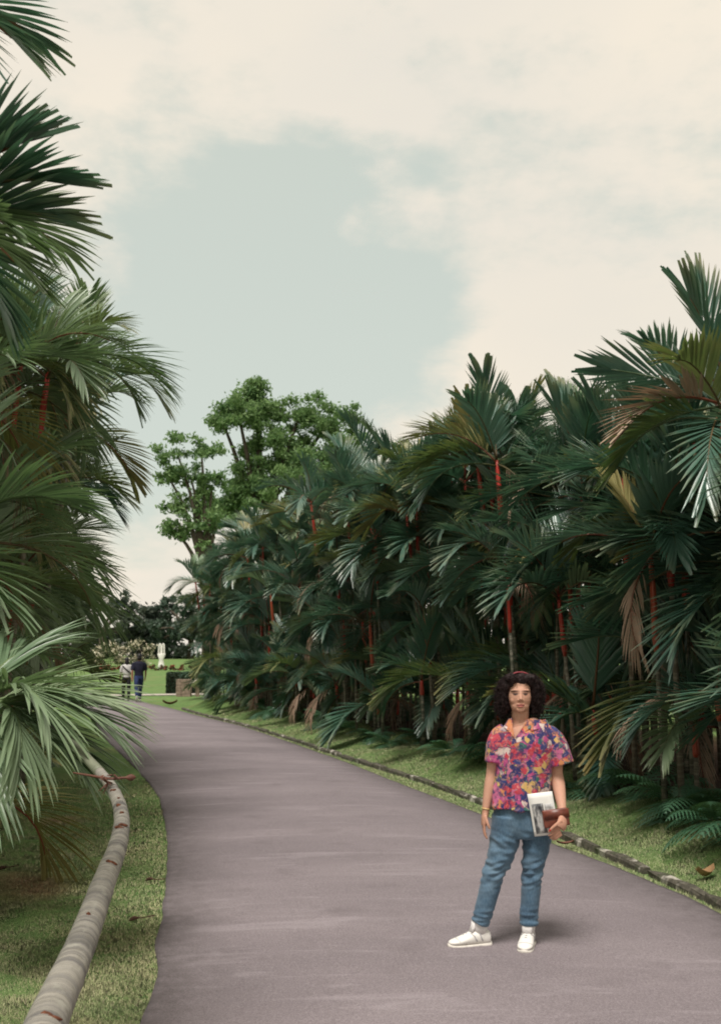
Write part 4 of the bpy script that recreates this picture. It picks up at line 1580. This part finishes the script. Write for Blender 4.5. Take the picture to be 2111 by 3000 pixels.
def sneaker(parent, ankle, toe_dir, roll=0.0, logo=True):
    up_secs = [(-.062, .012, .07, .03), (-.056, .03, .085, .022), (-.035, .037, .1, .02), (.0, .038, .108, .02), (.035, .039, .098, .02), (.08, .043, .08, .02), (.125, .046, .062, .02), (.16, .041, .05, .02), (.183, .026, .042, .022), (.192, .008, .034, .024)]
    v, f = foot_shape(.25, up_secs, toe_dir, ankle)
    sh = obj('shoe', mesh_data('shoe', v, f, [M['white_leather']]), parent)
    so = [(-.07, .012, .028, .0), (-.06, .034, .03, .0), (-.03, .041, .03, .0), (.03, .04, .027, .002), (.09, .046, .027, .0), (.14, .047, .027, .0), (.175, .036, .027, .001), (.198, .012, .027, .006)]
    v, f = foot_shape(.25, so, toe_dir, ankle)
    obj('sole', mesh_data('sole', v, f, [M['rubber_sole']]), sh)
    t = Vector((toe_dir[0], toe_dir[1], 0)).normalized()
    sd = Vector((t.y, -t.x, 0))
    mb = MB()
    for k in range(5):
        u = .03 + k * .018
        top = np.interp(u, [q[0] for q in up_secs], [q[2] for q in up_secs])
        c = Vector(ankle) + t * u
        mb.add(tube([Vector((c.x, c.y, top - .012)) - sd * .024, Vector((c.x, c.y, top + .003)), Vector((c.x, c.y, top - .012)) + sd * .024], [.0028] * 3, 5, (0, 0, 1)))
    mb.build('laces', M['lace_grey'], sh)
    mb = MB()

    def skin_pt(u, a):
        w, top, bot = (np.interp(u, [q[0] for q in up_secs], [q[k] for q in up_secs]) for k in (1, 2, 3))
        x, z = math.cos(a), math.sin(a)
        x = math.copysign(abs(x) ** .7, x)
        zz = bot + (top - bot) * (.5 + .5 * math.copysign(abs(z) ** (.9 if z > 0 else .5), z))
        q = Vector(ankle) + t * u + sd * (w * x * (1 - .35 * max(0, z) ** 1.5))
        return Vector((q.x, q.y, zz))
    for side in (0, 1):
        for u0 in (-.005, .03):
            line = [skin_pt(u0 + .035 * k / 5, (-.3 + 1.25 * k / 5) if side else math.pi - (-.3 + 1.25 * k / 5)) for k in range(6)]
            MB().add(tube(line, [.0035] * 6, 5, (0, 0, 1))).build('stitched_stripe', M['lace_grey'], sh)
    cap = [skin_pt(.135 + .012 * math.sin(math.pi * k / 10), .1 + (math.pi - .2) * k / 10) for k in range(11)]
    MB().add(tube(cap, [.0022] * 11, 5, (0, 0, 1))).build('toe_seam', M['lace_grey'], sh)
    c = Vector(ankle)
    mb = MB().add(tube([Vector((c.x, c.y, .07)), Vector((c.x, c.y, .115)), Vector((c.x, c.y, .145)), Vector((c.x, c.y, .158))], [(.036, .042), (.041, .046), (.043, .046), (.038, .04)], 16, tuple(t)))
    # padded tongue standing up in front of the ankle
    tc = c + t * .044
    mb.add(tube([Vector((tc.x, tc.y, .085)) + t * .012, Vector((tc.x, tc.y, .115)) - t * .002, Vector((tc.x, tc.y, .145)) - t * .004], [(.028, .01), (.031, .011), (.027, .008)], 12, tuple(t)))
    obj('sock', mesh_data('sock', mb.v, mb.f, [M['sock_white']]), parent)
    if logo:
        q = tc + t * .0
        MB().add(box((q.x, q.y, .133), (.02, .02, .013), Matrix.Rotation(math.atan2(t.y, t.x), 3, 'Z'))).build('logo', M['logo_dark'], sh)
    return sh


def displaced(me, fn):
    """push the surface out by fn(x, y, z) along its normals"""
    c, nr = coords(me), normals(me)
    d = np.array([fn(*p) for p in c])
    set_coords(me, c + nr * d[:, None])


def build_woman():
    p = on_ground(1542, 2778, .05)
    root = empty('person', (p.x, p.y, .06))
    tag(root, 'woman with curly dark hair in a floral shirt and jeans standing on the path', 'person')
    # ---- body, one skin
    mb = MB()
    hx, hy = -.015, -.005
    mb.add(ball((hx + .002, .024, 1.478), (.072, .09, .094), 24, 16))            # skull
    mb.add(ball((hx - .002, -.022, 1.44), (.068, .066, .083), 20, 14))             # face
    mb.add(ball((hx - .003, -.032, 1.392), (.056, .05, .042), 18, 12))             # jaw
    mb.add(ball((hx - .005, -.047, 1.397), (.04, .039, .034), 16, 10))             # muzzle
    mb.add(ball((hx - .005, -.064, 1.37), (.026, .023, .02), 12, 8))               # chin
    for s in (-1, 1):
        mb.add(ball((hx - .004 + s * .036, -.047, 1.424), (.024, .026, .024), 12, 8))   # cheeks
        mb.add(ball((hx - .003 + s * .031, -.054, 1.4815), (.027, .021, .009), 12, 8))    # brow ridge
        mb.add(ball((hx - .004 + s * .03, -.057, 1.459), (.0155, .014, .0105), 12, 8))  # eyes in their sockets
        mb.add(ball((hx + s * .072, .01, 1.445), (.01, .02, .03), 10, 8))               # ears
        mb.add(ball((hx - .006 + s * .0115, -.084, 1.426), (.008, .011, .0075), 10, 8))   # nostrils
    mb.add(tube([(hx - .004, -.074, 1.478), (hx - .005, -.088, 1.448), (hx - .006, -.095, 1.432), (hx - .006, -.087, 1.42)], [.008, .01, .0112, .007], 10, (1, 0, 0)))
    mb.add(ball((hx - .006, -.083, 1.4005), (.022, .012, .0065), 12, 8))
    mb.add(ball((hx - .006, -.0825, 1.3885), (.0195, .0125, .0075), 12, 8))
    limb(mb, [(hx + .005, .016, 1.42, .053, .056), (hx + .004, .014, 1.34, .054, .053), (hx + .003, .02, 1.3, .052, .056), (.0, .02, 1.26, .09, .075)], 10)
    limb(mb, [(0, .012, 1.295, .07, .06), (.01, .012, 1.262, .115, .075), (.012, .005, 1.18, .145, .098), (.01, 0, 1.08, .15, .1), (0, .005, .96, .135, .09), (-.008, .01, .84, .125, .085), (-.01, .01, .74, .12, .08)], 24, 24)
    # arms
    limb(mb, [(-.11, .015, 1.225, .045, .045), (-.15, .015, 1.185, .044, .048), (-.17, .02, 1.1, .041, .043), (-.184, .02, .99, .036, .037), (-.2, .01, .92, .034, .036), (-.222, -.006, .82, .026, .03), (-.23, -.012, .775, .021, .027), (-.234, -.014, .75, .02, .03)], 26)
    limb(mb, [(.135, .015, 1.225, .045, .045), (.176, .015, 1.185, .045, .048), (.197, .022, 1.1, .043, .045), (.2, .022, .99, .04, .04), (.206, -.01, .92, .04, .038), (.206, -.085, .83, .029, .028), (.203, -.124, .785, .024, .024), (.2, -.142, .762, .022, .026)], 26)
    # right hand hanging, half curled
    limb(mb, [(-.233, -.014, .762, .018, .027), (-.238, -.018, .735, .019, .037), (-.241, -.022, .705, .018, .039), (-.243, -.024, .69, .015, .036)], 10, 14)
    for k, (yy, L) in enumerate(((-.05, .068), (-.032, .074), (-.014, .07), (.003, .058))):
        finger(mb, (-.243, yy, .69), (-.02 + .03 * k, .05 * (k - 1.5), -1), (.26, .02, .04), L, .0083)
    finger(mb, (-.233, -.052, .735), (.25, -.55, -1), (.12, .2, -.1), .058, .0095)
    # left hand clasping bag and leaflet: back of the hand to the camera's right, thumb in front
    limb(mb, [(.201, -.144, .77, .024, .022), (.198, -.172, .748, .034, .02), (.186, -.197, .722, .038, .019), (.174, -.203, .704, .035, .016)], 10, 14, (.6, -1, 0))
    for k, (zz, L) in enumerate(((.722, .075), (.704, .08), (.687, .075), (.672, .06))):
        finger(mb, (.158 + .005 * k, -.202 + .003 * k, zz - .012), (-.62, .25, -.55), (-.02, .42, .1), L * .9, .0085)
    tip, td = finger(mb, (.17, -.212, .738), (-.7, -.06, -.5), (-.05, .08, -.15), .074, .0098)
    for s, q in ((-1, [(-.08, 0, .76, .055, .065), (-.11, -.003, .68, .045, .05), (-.13, -.005, .6, .03, .03)]), (1, [(.065, .01, .76, .055, .065), (.065, .01, .68, .045, .05), (.065, .01, .6, .03, .03)])):
        limb(mb, q, 10, 14)
    me = remeshed('body', mb, .0025, 6, .5)
    c = coords(me)
    fx, fz, fr = c[:, 0] - hx, c[:, 2], (c[:, 1] < -.03) & (c[:, 2] > 1.34)

    def gauss(cx, cz, rx, rz):
        return np.exp(-((fx - cx) / rx) ** 2 - ((fz - cz) / rz) ** 2)
    dy = np.zeros(len(c))
    for s in (-1, 1):
        dy += .0055 * gauss(-.004 + s * .0285, 1.463, .019, .011) - .003 * gauss(-.004 + s * .03, 1.4585, .011, .006)   # sockets and lids
    dy += .004 * gauss(-.006, 1.3945, .019, .0018)                         # between the lips
    c[:, 1] += np.where(fr, dy, 0)
    set_coords(me, c)
    c = coords(me)
    x, y, z = c[:, 0] - hx, c[:, 1], c[:, 2]
    n = len(c)
    rs = np.random.RandomState(1)
    col = np.tile(SKIN_TONE, (n, 1)) * (1 + rs.normal(0, .02, (n, 1)))

    def paint(mask, rgb, a=1.0):
        m = np.clip(mask, 0, 1)[:, None] * a
        col[:] = col * (1 - m) + np.array(rgb) * m
    front = (y < -.03) & (z > 1.34)

    def ell(cx, cz, rx, rz, soft=.25):
        q = np.sqrt(((x - cx) / rx) ** 2 + ((z - cz) / rz) ** 2)
        return np.where(front, np.clip((1 + soft - q) / (2 * soft), 0, 1), 0)
    for s in (-1, 1):
        paint(ell(-.004 + s * .043, 1.42, .024, .02, .8), (.5, .23, .16), .25)        # warm cheeks
        paint(ell(-.004 + s * .03, 1.466, .019, .008, .5), (.2, .1, .075), .75)
        paint(ell(-.004 + s * .03, 1.4505, .015, .004, .8), (.28, .14, .1), .5)         # socket shade painted on upper and lower lids
        paint(ell(-.004 + s * .03, 1.459, .0145, .005, .15), (.1, .065, .05))  # eye whites darkened by the same painted shade
        paint(ell(-.006 + s * .03, 1.459, .0085, .0058, .12), (.012, .008, .007))
        paint(ell(-.004 + s * .03, 1.4635, .0165, .0026, .3), (.02, .013, .012))           # lash line
        paint(ell(-.003 + s * .032, 1.4785, .0235, .0042, .5), (.04, .02, .016), .95)    # brows
        paint(ell(-.006 + s * .0085, 1.4185, .0045, .0028, .4), (.32, .15, .11))           # nostrils
    paint(ell(-.006, 1.3945, .0225, .0095, .3), (.42, .12, .11), .9)
    paint(ell(-.006, 1.3945, .021, .0014, .4), (.17, .035, .03))
    paint(np.where((z < 1.35) & (z > 1.15) & (y < 0), .0, 0), (.3, .15, .1))
    nail = np.linalg.norm(c - np.array(tip - Vector((0, 0, 0))), axis=1)
    paint((nail < .0115) & (c[:, 1] < tip.y + .003), (.5, .02, .03))
    knuckle = (z < .8) & (np.abs(c[:, 0]) > .05)
    paint(np.where(knuckle, .25, 0), (.34, .14, .09))
    point_colors(me, col)
    me.materials.append(M['skin'])
    obj('body', me, root)
    # ---- hair: lumpy mass plus many small curls
    rnd = random.Random(6)
    hb = MB()
    hb.add(ball((hx + .006, .034, 1.53), (.102, .09, .06), 20, 12))
    hb.add(ball((hx + .008, .055, 1.462), (.126, .086, .126), 20, 12))
    for s in (-1, 1):
        hb.add(ball((hx + .006 + s * .1, .03, 1.444), (.037, .07, .104), 16, 10))
        hb.add(ball((hx + .006 + s * .092, .0, 1.505), (.034, .05, .048), 14, 10))
        hb.add(ball((hx + .006 + s * .094, .035, 1.38), (.038, .055, .046), 14, 10))
        hb.add(ball((hx + .006 + s * .05, -.03, 1.552), (.045, .036, .026), 14, 10))
    hme = remeshed('hair', hb, .007, 4)
    displaced(hme, lambda a, b, d: .012 * mnoise.noise((a * 38, b * 38, d * 38)) + .006 * mnoise.noise((a * 90, b * 90, d * 90)))
    hc, hn = coords(hme), normals(hme)
    pool = [i for i in range(len(hc)) if not (hc[i][1] < -.02 and abs(hc[i][0] - hx) < .055 and hc[i][2] < 1.52)]
    cb = MB()
    for k in range(1500):
        i = rnd.choice(pool)
        o, nn = Vector(hc[i]), Vector(hn[i])
        if (nn.y < -.75 and abs(o.x - hx) < .06 and o.z < 1.53) or (o.y < .0 and abs(o.x - hx) < .082 and o.z < 1.545):
            continue
        ax = (nn * .35 + Vector((rnd.uniform(-.5, .5), rnd.uniform(-.5, .5), -1.0 + rnd.uniform(-.3, .6)))).normalized()
        e1 = ax.cross(nn)
        if e1.length < .1:
            continue
        e1.normalize()
        e2 = ax.cross(e1)
        rr, pit, ph = rnd.uniform(.004, .0085), rnd.uniform(.02, .04), rnd.uniform(0, 6)
        pts = [o + nn * .004 + ax * (pit * j / 8 * 1.3) + (e1 * math.cos(ph + j * .95) + e2 * math.sin(ph + j * .95)) * rr for j in range(9)]
        cb.add(tube(pts, [.0014] * 8 + [.0006], 3, tuple(nn), caps=False))
    nv = len(hme.vertices)
    v = [tuple(q) for q in hc] + cb.v
    f = [tuple(q.vertices) for q in hme.polygons] + [tuple(i + nv for i in q) for q in cb.f]
    hair = obj('hair', mesh_data('hair', v, f, [M['curly_hair']]), root)
    bpy.data.meshes.remove(hme)
    arc = [Vector((hx + .006 + .08 * math.cos(a), -.02 + .012 * math.sin(a), 1.523 + .066 * math.sin(a))) for a in np.linspace(.65, 2.5, 14)]
    MB().add(tube(arc, [(.005, .007)] * 14, 8, (0, 1, 0))).build('hair_band', M['band_red'], hair)
    # ---- shirt
    sb = MB()
    limb(sb, [(.0, .018, 1.322, .062, .06), (.005, .014, 1.3, .1, .074), (.012, .01, 1.27, .148, .092), (.016, .004, 1.19, .173, .117), (.01, 0, 1.1, .168, .12), (-.002, 0, .98, .168, .118), (-.014, 0, .87, .172, .125), (-.02, 0, .787, .178, .132)], 30, 36)
    limb(sb, [(-.1, .012, 1.246, .045, .056), (-.142, .012, 1.212, .05, .066), (-.164, .014, 1.15, .055, .072), (-.172, .014, 1.055, .055, .074)], 14, 20)
    limb(sb, [(.11, .012, 1.246, .045, .056), (.172, .012, 1.212, .056, .068), (.203, .012, 1.14, .072, .08), (.226, .012, 1.045, .082, .086)], 14, 20)
    sme = remeshed('shirt', sb, .006, 3)

    def folds(a, b, d):
        q = .0045 * mnoise.noise((a * 14, b * 10, d * 7)) + .0025 * mnoise.noise((a * 34, b * 30, d * 16))
        low = max(0, min(1, (1.05 - d) / .25))
        ang = math.atan2(b, a)
        q += low * .007 * math.sin(ang * 7 + d * 11)
        if d < .80:
            q += .004
        return q
    displaced(sme, folds)
    c = coords(sme)
    # open the V of the neck and the collar ring
    apex, tl, tr = (-.066, 1.205), (-.07, 1.345), (.035, 1.345)

    def in_v(q):
        if q[1] > -.005 or q[2] < apex[1]:
            return q[2] > 1.312
        t = (q[2] - apex[1]) / (tl[1] - apex[1])
        return apex[0] + (tl[0] - apex[0]) * t < q[0] < apex[0] + .004 + (tr[0] - apex[0]) * t or q[2] > 1.312
    bad = np.array([in_v(q) for q in c])
    keep = [tuple(q.vertices) for q in sme.polygons if not any(bad[i] for i in q.vertices)]
    shirt = obj('shirt', mesh_data('shirt', c, keep, [M['floral_cloth']]), root)
    bpy.data.meshes.remove(sme)
    # flat lapels and collar

    def surf_y(xx, zz):
        d = (c[:, 0] - xx) ** 2 + (c[:, 2] - zz) ** 2 + np.where(c[:, 1] > 0, 1, 0)
        return c[np.argmin(d), 1]

    def flap(name, outline, lift=.006):
        v = [(a, surf_y(a, min(d, 1.3)) - lift, d) for a, d in outline] + [(a, surf_y(a, min(d, 1.3)) - lift - .004, d) for a, d in outline]
        m = len(outline)
        f = [tuple(range(m)), tuple(reversed(range(m, 2 * m)))] + [(i, (i + 1) % m, m + (i + 1) % m, m + i) for i in range(m)]
        obj(name, mesh_data(name, v, f, [M['floral_cloth']], False), shirt)
    flap('collar', [(-.062, 1.205), (-.069, 1.26), (-.068, 1.318), (-.085, 1.312), (-.118, 1.268), (-.1, 1.25)])
    flap('collar', [(-.06, 1.205), (-.01, 1.27), (.036, 1.318), (.06, 1.308), (.082, 1.262), (.038, 1.248), (.03, 1.262)])
    mbp = MB()
    for k in range(24):
        z0, z1 = 1.2 - k * .0172, 1.2 - (k + 1) * .0172
        x0, x1 = -.066 - .05 * k / 24, -.066 - .05 * (k + 1) / 24
        ya, yb = surf_y(x0, z0) - .004, surf_y(x1, z1) - .004
        mbp.add(([(x0 - .011, ya, z0), (x0 + .011, ya, z0), (x1 + .011, yb, z1), (x1 - .011, yb, z1), (x0 - .013, ya + .008, z0), (x0 + .013, ya + .008, z0), (x1 + .013, yb + .008, z1), (x1 - .013, yb + .008, z1)],
                 [(0, 1, 2, 3), (4, 0, 3, 7), (1, 5, 6, 2)]))
    mbp.build('placket', M['floral_cloth'], shirt)
    # ---- jeans
    jb = MB()
    limb(jb, [(-.01, .008, .82, .158, .112), (-.012, .008, .74, .172, .12), (-.012, .01, .67, .17, .118), (-.012, .012, .62, .15, .1)], 12, 30)
    limb(jb, [(-.1, .006, .74, .09, .11), (-.116, .002, .62, .09, .098), (-.146, -.008, .52, .079, .086), (-.186, -.018, .42, .063, .07), (-.222, -.012, .3, .06, .066), (-.252, -.004, .19, .055, .06), (-.272, .002, .135, .054, .06)], 26, 24)
    limb(jb, [(.08, .012, .74, .088, .11), (.073, .012, .62, .087, .098), (.06, .008, .52, .073, .086), (.04, .002, .42, .06, .07), (.03, .006, .3, .057, .066), (.02, .01, .19, .053, .06), (.016, .012, .125, .054, .06)], 26, 24)
    jme = remeshed('jeans', jb, .0055, 2)

    def creases(a, b, d):
        q = .003 * mnoise.noise((a * 16, b * 16, d * 12))
        kn = math.exp(-((d - .43) / .085) ** 2)
        q += kn * .019 * mnoise.noise((a * 12 + d * 14, b * 12, d * 42 - a * 14))
        th = math.exp(-((d - .6) / .07) ** 2)
        q += th * .013 * mnoise.noise((a * 10 - d * 18, b * 10, d * 30 + a * 16))
        an = math.exp(-((d - .17) / .05) ** 2)
        q += an * .012 * mnoise.noise((a * 14, b * 14, d * 45))
        if d < .143:
            q += .003
        return q
    displaced(jme, creases)
    jme.materials.append(M['denim'])
    jeans = obj('jeans', jme, root)
    # ---- shoes, watch, necklace
    sneaker(root, (-.272, .002, 0), (-1, -.22), 0, False)
    sneaker(root, (.012, .008, 0), (-.3, -1))
    MB().add(tube([Vector((.2035, -.121, .79)), Vector((.202, -.132, .776))], [(.028, .0275), (.028, .028)], 16, (0, 1, 0))).add(ball((.214, -.152, .786), (.013, .007, .012), 12, 8)).build('wrist_watch', M['silver'], root)
    MB().add(tube([Vector((-.2285, -.011, .79)), Vector((-.2295, -.0115, .784))], [(.0245, .0305)] * 2, 16, (0, 1, 0))).build('bracelet', M['gold'], root)
    # ---- held things
    ang = R(-9)
    cen = Vector((root.location.x + .09, root.location.y - .15, root.location.z + .775))
    br = empty('leaflet', cen)
    tag(br, 'white printed leaflet with a grey picture held at the woman\'s hip', 'leaflet')

    def sheet(name, x0, x1, z0, z1, y, mat, parent, thick=.0012):
        v, f, nx = [], [], 8
        rotm = Matrix.Rotation(ang, 3, 'Y')
        for side in (0, 1):
            for j in range(nx + 1):
                for i in range(5):
                    a = x0 + (x1 - x0) * i / 4
                    d = z0 + (z1 - z0) * j / nx
                    q = Vector((a, y + side * thick + .16 * (d / .13) ** 2 * .05 - .02 * (a / .07), d))
                    v.append(rotm @ q)
        w = 5 * (nx + 1)
        for j in range(nx):
            for i in range(4):
                a = j * 5 + i
                f.append((a, a + 1, a + 6, a + 5))
                f.append((w + a + 5, w + a + 6, w + a + 1, w + a))
        ring = [i for i in range(5)] + [j * 5 + 4 for j in range(1, nx + 1)] + [nx * 5 + i for i in (3, 2, 1, 0)] + [j * 5 for j in range(nx - 1, 0, -1)]
        for i in range(len(ring)):
            a, b = ring[i], ring[(i + 1) % len(ring)]
            f.append((b, a, w + a, w + b))
        return obj(name, mesh_data(name, v, f, [mat]), parent)
    sheet('paper', -.07, .07, -.122, .122, 0, M['paper_white'], br)
    sheet('picture', -.058, .006, -.108, .062, -.0022, M['printed_photo'], br)
    sheet('picture', .014, .06, -.108, .055, -.0022, plain('printed_grey', (.42, .41, .41), .6, .3, .5, 35), br)
    bag = empty('clutch_bag', (root.location.x + .158, root.location.y - .17, root.location.z + .757))
    tag(bag, 'small brown leather clutch bag held in the woman\'s hand with the leaflet', 'bag')
    bb = MB()
    rotm = Matrix.Rotation(R(-8), 3, 'Y')
    for k in range(1):
        pts = []
        bb.add(box((0, 0, 0), (.15, .024, .1), rotm))
    bme = remeshed('pouch', bb, .005, 6)
    bme.materials.append(M['brown_leather'])
    pouch = obj('pouch', bme, bag)
    MB().add(box((.002, -.0135, .022), (.146, .004, .05), rotm)).build('flap', M['brown_leather'], bag)


build_woman()


def walker(label, u, v, height, shirt_m, trouser_m, hair_m, hair_long, phase, woman, shoes='black_cloth', strap=False):
    """figure seen from behind, in mid-stride"""
    p = on_ground(u, v, .05)
    root = empty('person', (p.x, p.y, .05), R(18))
    tag(root, label, 'person', 'couple walking away along the path')
    k = height / 1.72
    w = .88 if woman else 1.0

    def S(rows):
        return [tuple(q * k for q in r) for r in rows]
    f1, b1 = .2 * phase, -.24 * phase
    mb = MB()
    mb.add(ball((0, .01 * k, 1.6 * k), (.075 * k, .095 * k, .115 * k), 14, 10))
    mb.add(ball((0, .075 * k, 1.56 * k), (.045 * k, .035 * k, .06 * k), 10, 8))
    mb.add(ball((0, .113 * k, 1.585 * k), (.012 * k, .016 * k, .02 * k), 8, 6))
    for s in (-1, 1):
        mb.add(ball((s * .078 * k, .0, 1.59 * k), (.012 * k, .02 * k, .03 * k), 8, 6))
    limb(mb, S([(0, 0, 1.54, .055, .06), (0, -.01, 1.45, .055, .055), (0, -.01, 1.4, .1 * w, .07)]), 8, 12)
    limb(mb, S([(0, -.01, 1.43, .1 * w, .07), (0, -.01, 1.38, .19 * w, .1), (0, -.01, 1.2, .17 * w, .11), (0, -.01, 1.02, .14 * w, .1), (0, 0, .9, .16, .11)]), 14, 16)
    for s in (-1, 1):
        sw = .1 * s * phase
        limb(mb, S([(s * .18 * w, -.01, 1.38, .05, .055), (s * .225 * w, -.02 + sw * .3, 1.2, .044, .047), (s * .25 * w, -.02 + sw * .8, 1.08, .038, .04), (s * .26 * w, .03 + sw * 1.6, .9, .029, .03), (s * .26 * w, .05 + sw * 2, .84, .022, .035), (s * .255 * w, .06 + sw * 2.2, .77, .02, .04)]), 16, 10)
        for q in range(4):
            finger(mb, (s * .255 * w * k, (.035 + .018 * q + sw * 2.2) * k, .77 * k), (0, .1, -1), (-.2 * s, .1, 0), .065 * k, .009 * k)
        finger(mb, (s * .245 * w * k, (.09 + sw * 2.1) * k, .82 * k), (-.2 * s, .6, -1), (0, 0, -.1), .05 * k, .01 * k)
    legs = []
    for s in (-1, 1):
        fy = f1 if s > 0 else b1
        lift = .1 if (fy < 0) else 0
        legs.append((s, fy, lift))
        limb(mb, S([(s * .085, 0, .9, .09, .1), (s * .09, fy * .35, .7, .08, .09), (s * .09, fy * .62 + .03, .48, .055, .06), (s * .085, fy * .9, .28 + lift * .3, .05, .055), (s * .08, fy, .08 + lift, .035, .04)]), 16, 12)
    me = remeshed('body', mb, .011, 3)
    point_colors(me, np.tile(np.array((.3, .14, .09)), (len(me.vertices), 1)))
    me.materials.append(M['skin'])
    obj('body', me, root)
    sb = MB()
    limb(sb, S([(0, -.01, 1.455, .075 * w, .075), (0, -.01, 1.41, .18 * w, .1), (0, -.01, 1.36, .205 * w, .118), (0, -.01, 1.2, .19 * w, .13), (0, -.005, 1.02, .165 * w, .125), (0, 0, .93, .175 * w, .128)]), 18, 20)
    for s in (-1, 1):
        sw = .1 * s * phase
        limb(sb, S([(s * .15 * w, -.01, 1.4, .055, .065), (s * .215 * w, -.015, 1.33, .062, .068), (s * .235 * w, -.02 + sw * .4, 1.2, .066, .07), (s * .245 * w, -.02 + sw * .6, 1.13, .066, .07)]), 10, 14)
    sme = remeshed('shirt', sb, .013, 2)
    displaced(sme, lambda a, b, d: .006 * mnoise.noise((a * 12, b * 12, d * 7)))
    sme.materials.append(M[shirt_m])
    sh = obj('shirt', sme, root)
    if strap:
        pts = [Vector((-.18 * k, -.06 * k, 1.4 * k)), Vector((-.08 * k, -.145 * k, 1.28 * k)), Vector((.06 * k, -.15 * k, 1.16 * k)), Vector((.17 * k, -.1 * k, 1.05 * k))]
        MB().add(tube([Vector(q) for q in smooth_curve([tuple(q) for q in pts], 10)], [(.022, .01)] * 10, 8, (0, 1, 0))).build('shoulder_strap', M['black_cloth'], sh)
    tb = MB()
    limb(tb, S([(0, 0, .98, .16 * w, .115), (0, 0, .9, .172, .13), (0, 0, .82, .165, .125)]), 8, 18)
    for s, fy, lift in legs:
        limb(tb, S([(s * .085, 0, .88, .095, .115), (s * .09, fy * .35, .7, .09, .1), (s * .09, fy * .62 + .03, .48, .07, .078), (s * .085, fy * .9, .28 + lift * .3, .064, .07), (s * .08, fy, .11 + lift, .058, .064)]), 18, 14)
    tme = remeshed('trousers', tb, .013, 2)
    displaced(tme, lambda a, b, d: .006 * mnoise.noise((a * 14, b * 14, d * 10)))
    tme.materials.append(M[trouser_m])
    obj('trousers', tme, root)
    for s, fy, lift in legs:
        hb = MB()
        tilt = R(-50) if lift else 0
        rot = Matrix.Rotation(tilt, 3, 'X')
        piv = Vector((s * .08 * k, fy * k, (.07 + lift) * k))
        v, f = foot_shape(.25, [(-.07, .03, .07, .005), (-.03, .04, .095, .0), (.04, .042, .085, .0), (.12, .045, .055, .0), (.18, .03, .04, .004), (.19, .012, .03, .01)], (0, 1), (0, 0, 0))
        v = [piv + rot @ (Vector(q) - Vector((0, 0, .07))) for q in v]
        hb.add((v, f))
        hb.build('shoe', M[shoes], root)
    hr = MB()
    hr.add(ball((0, -.008 * k, 1.632 * k), (.088 * k, .104 * k, .1 * k), 16, 12))
    hr.add(ball((0, -.045 * k, (1.57 if not hair_long else 1.53) * k), (.086 * k, .075 * k, (.09 if not hair_long else .15) * k), 16, 12))
    hme = remeshed('hair', hr, .01, 2)
    displaced(hme, lambda a, b, d: .008 * mnoise.noise((a * 40, b * 40, d * 30)))
    hme.materials.append(M[hair_m])
    obj('hair', hme, root)


walker('man in a dark navy shirt and blue jeans walking away on the far path', 405, 2056, 1.76, 'navy_cloth', 'blue_cloth', 'black_hair', False, 1.0, False, 'white_leather')
walker('woman in a white top with a dark shoulder strap walking away beside the man', 369, 2053, 1.62, 'white_cloth', 'black_cloth', 'black_hair', True, -1.0, True, 'black_cloth', True)
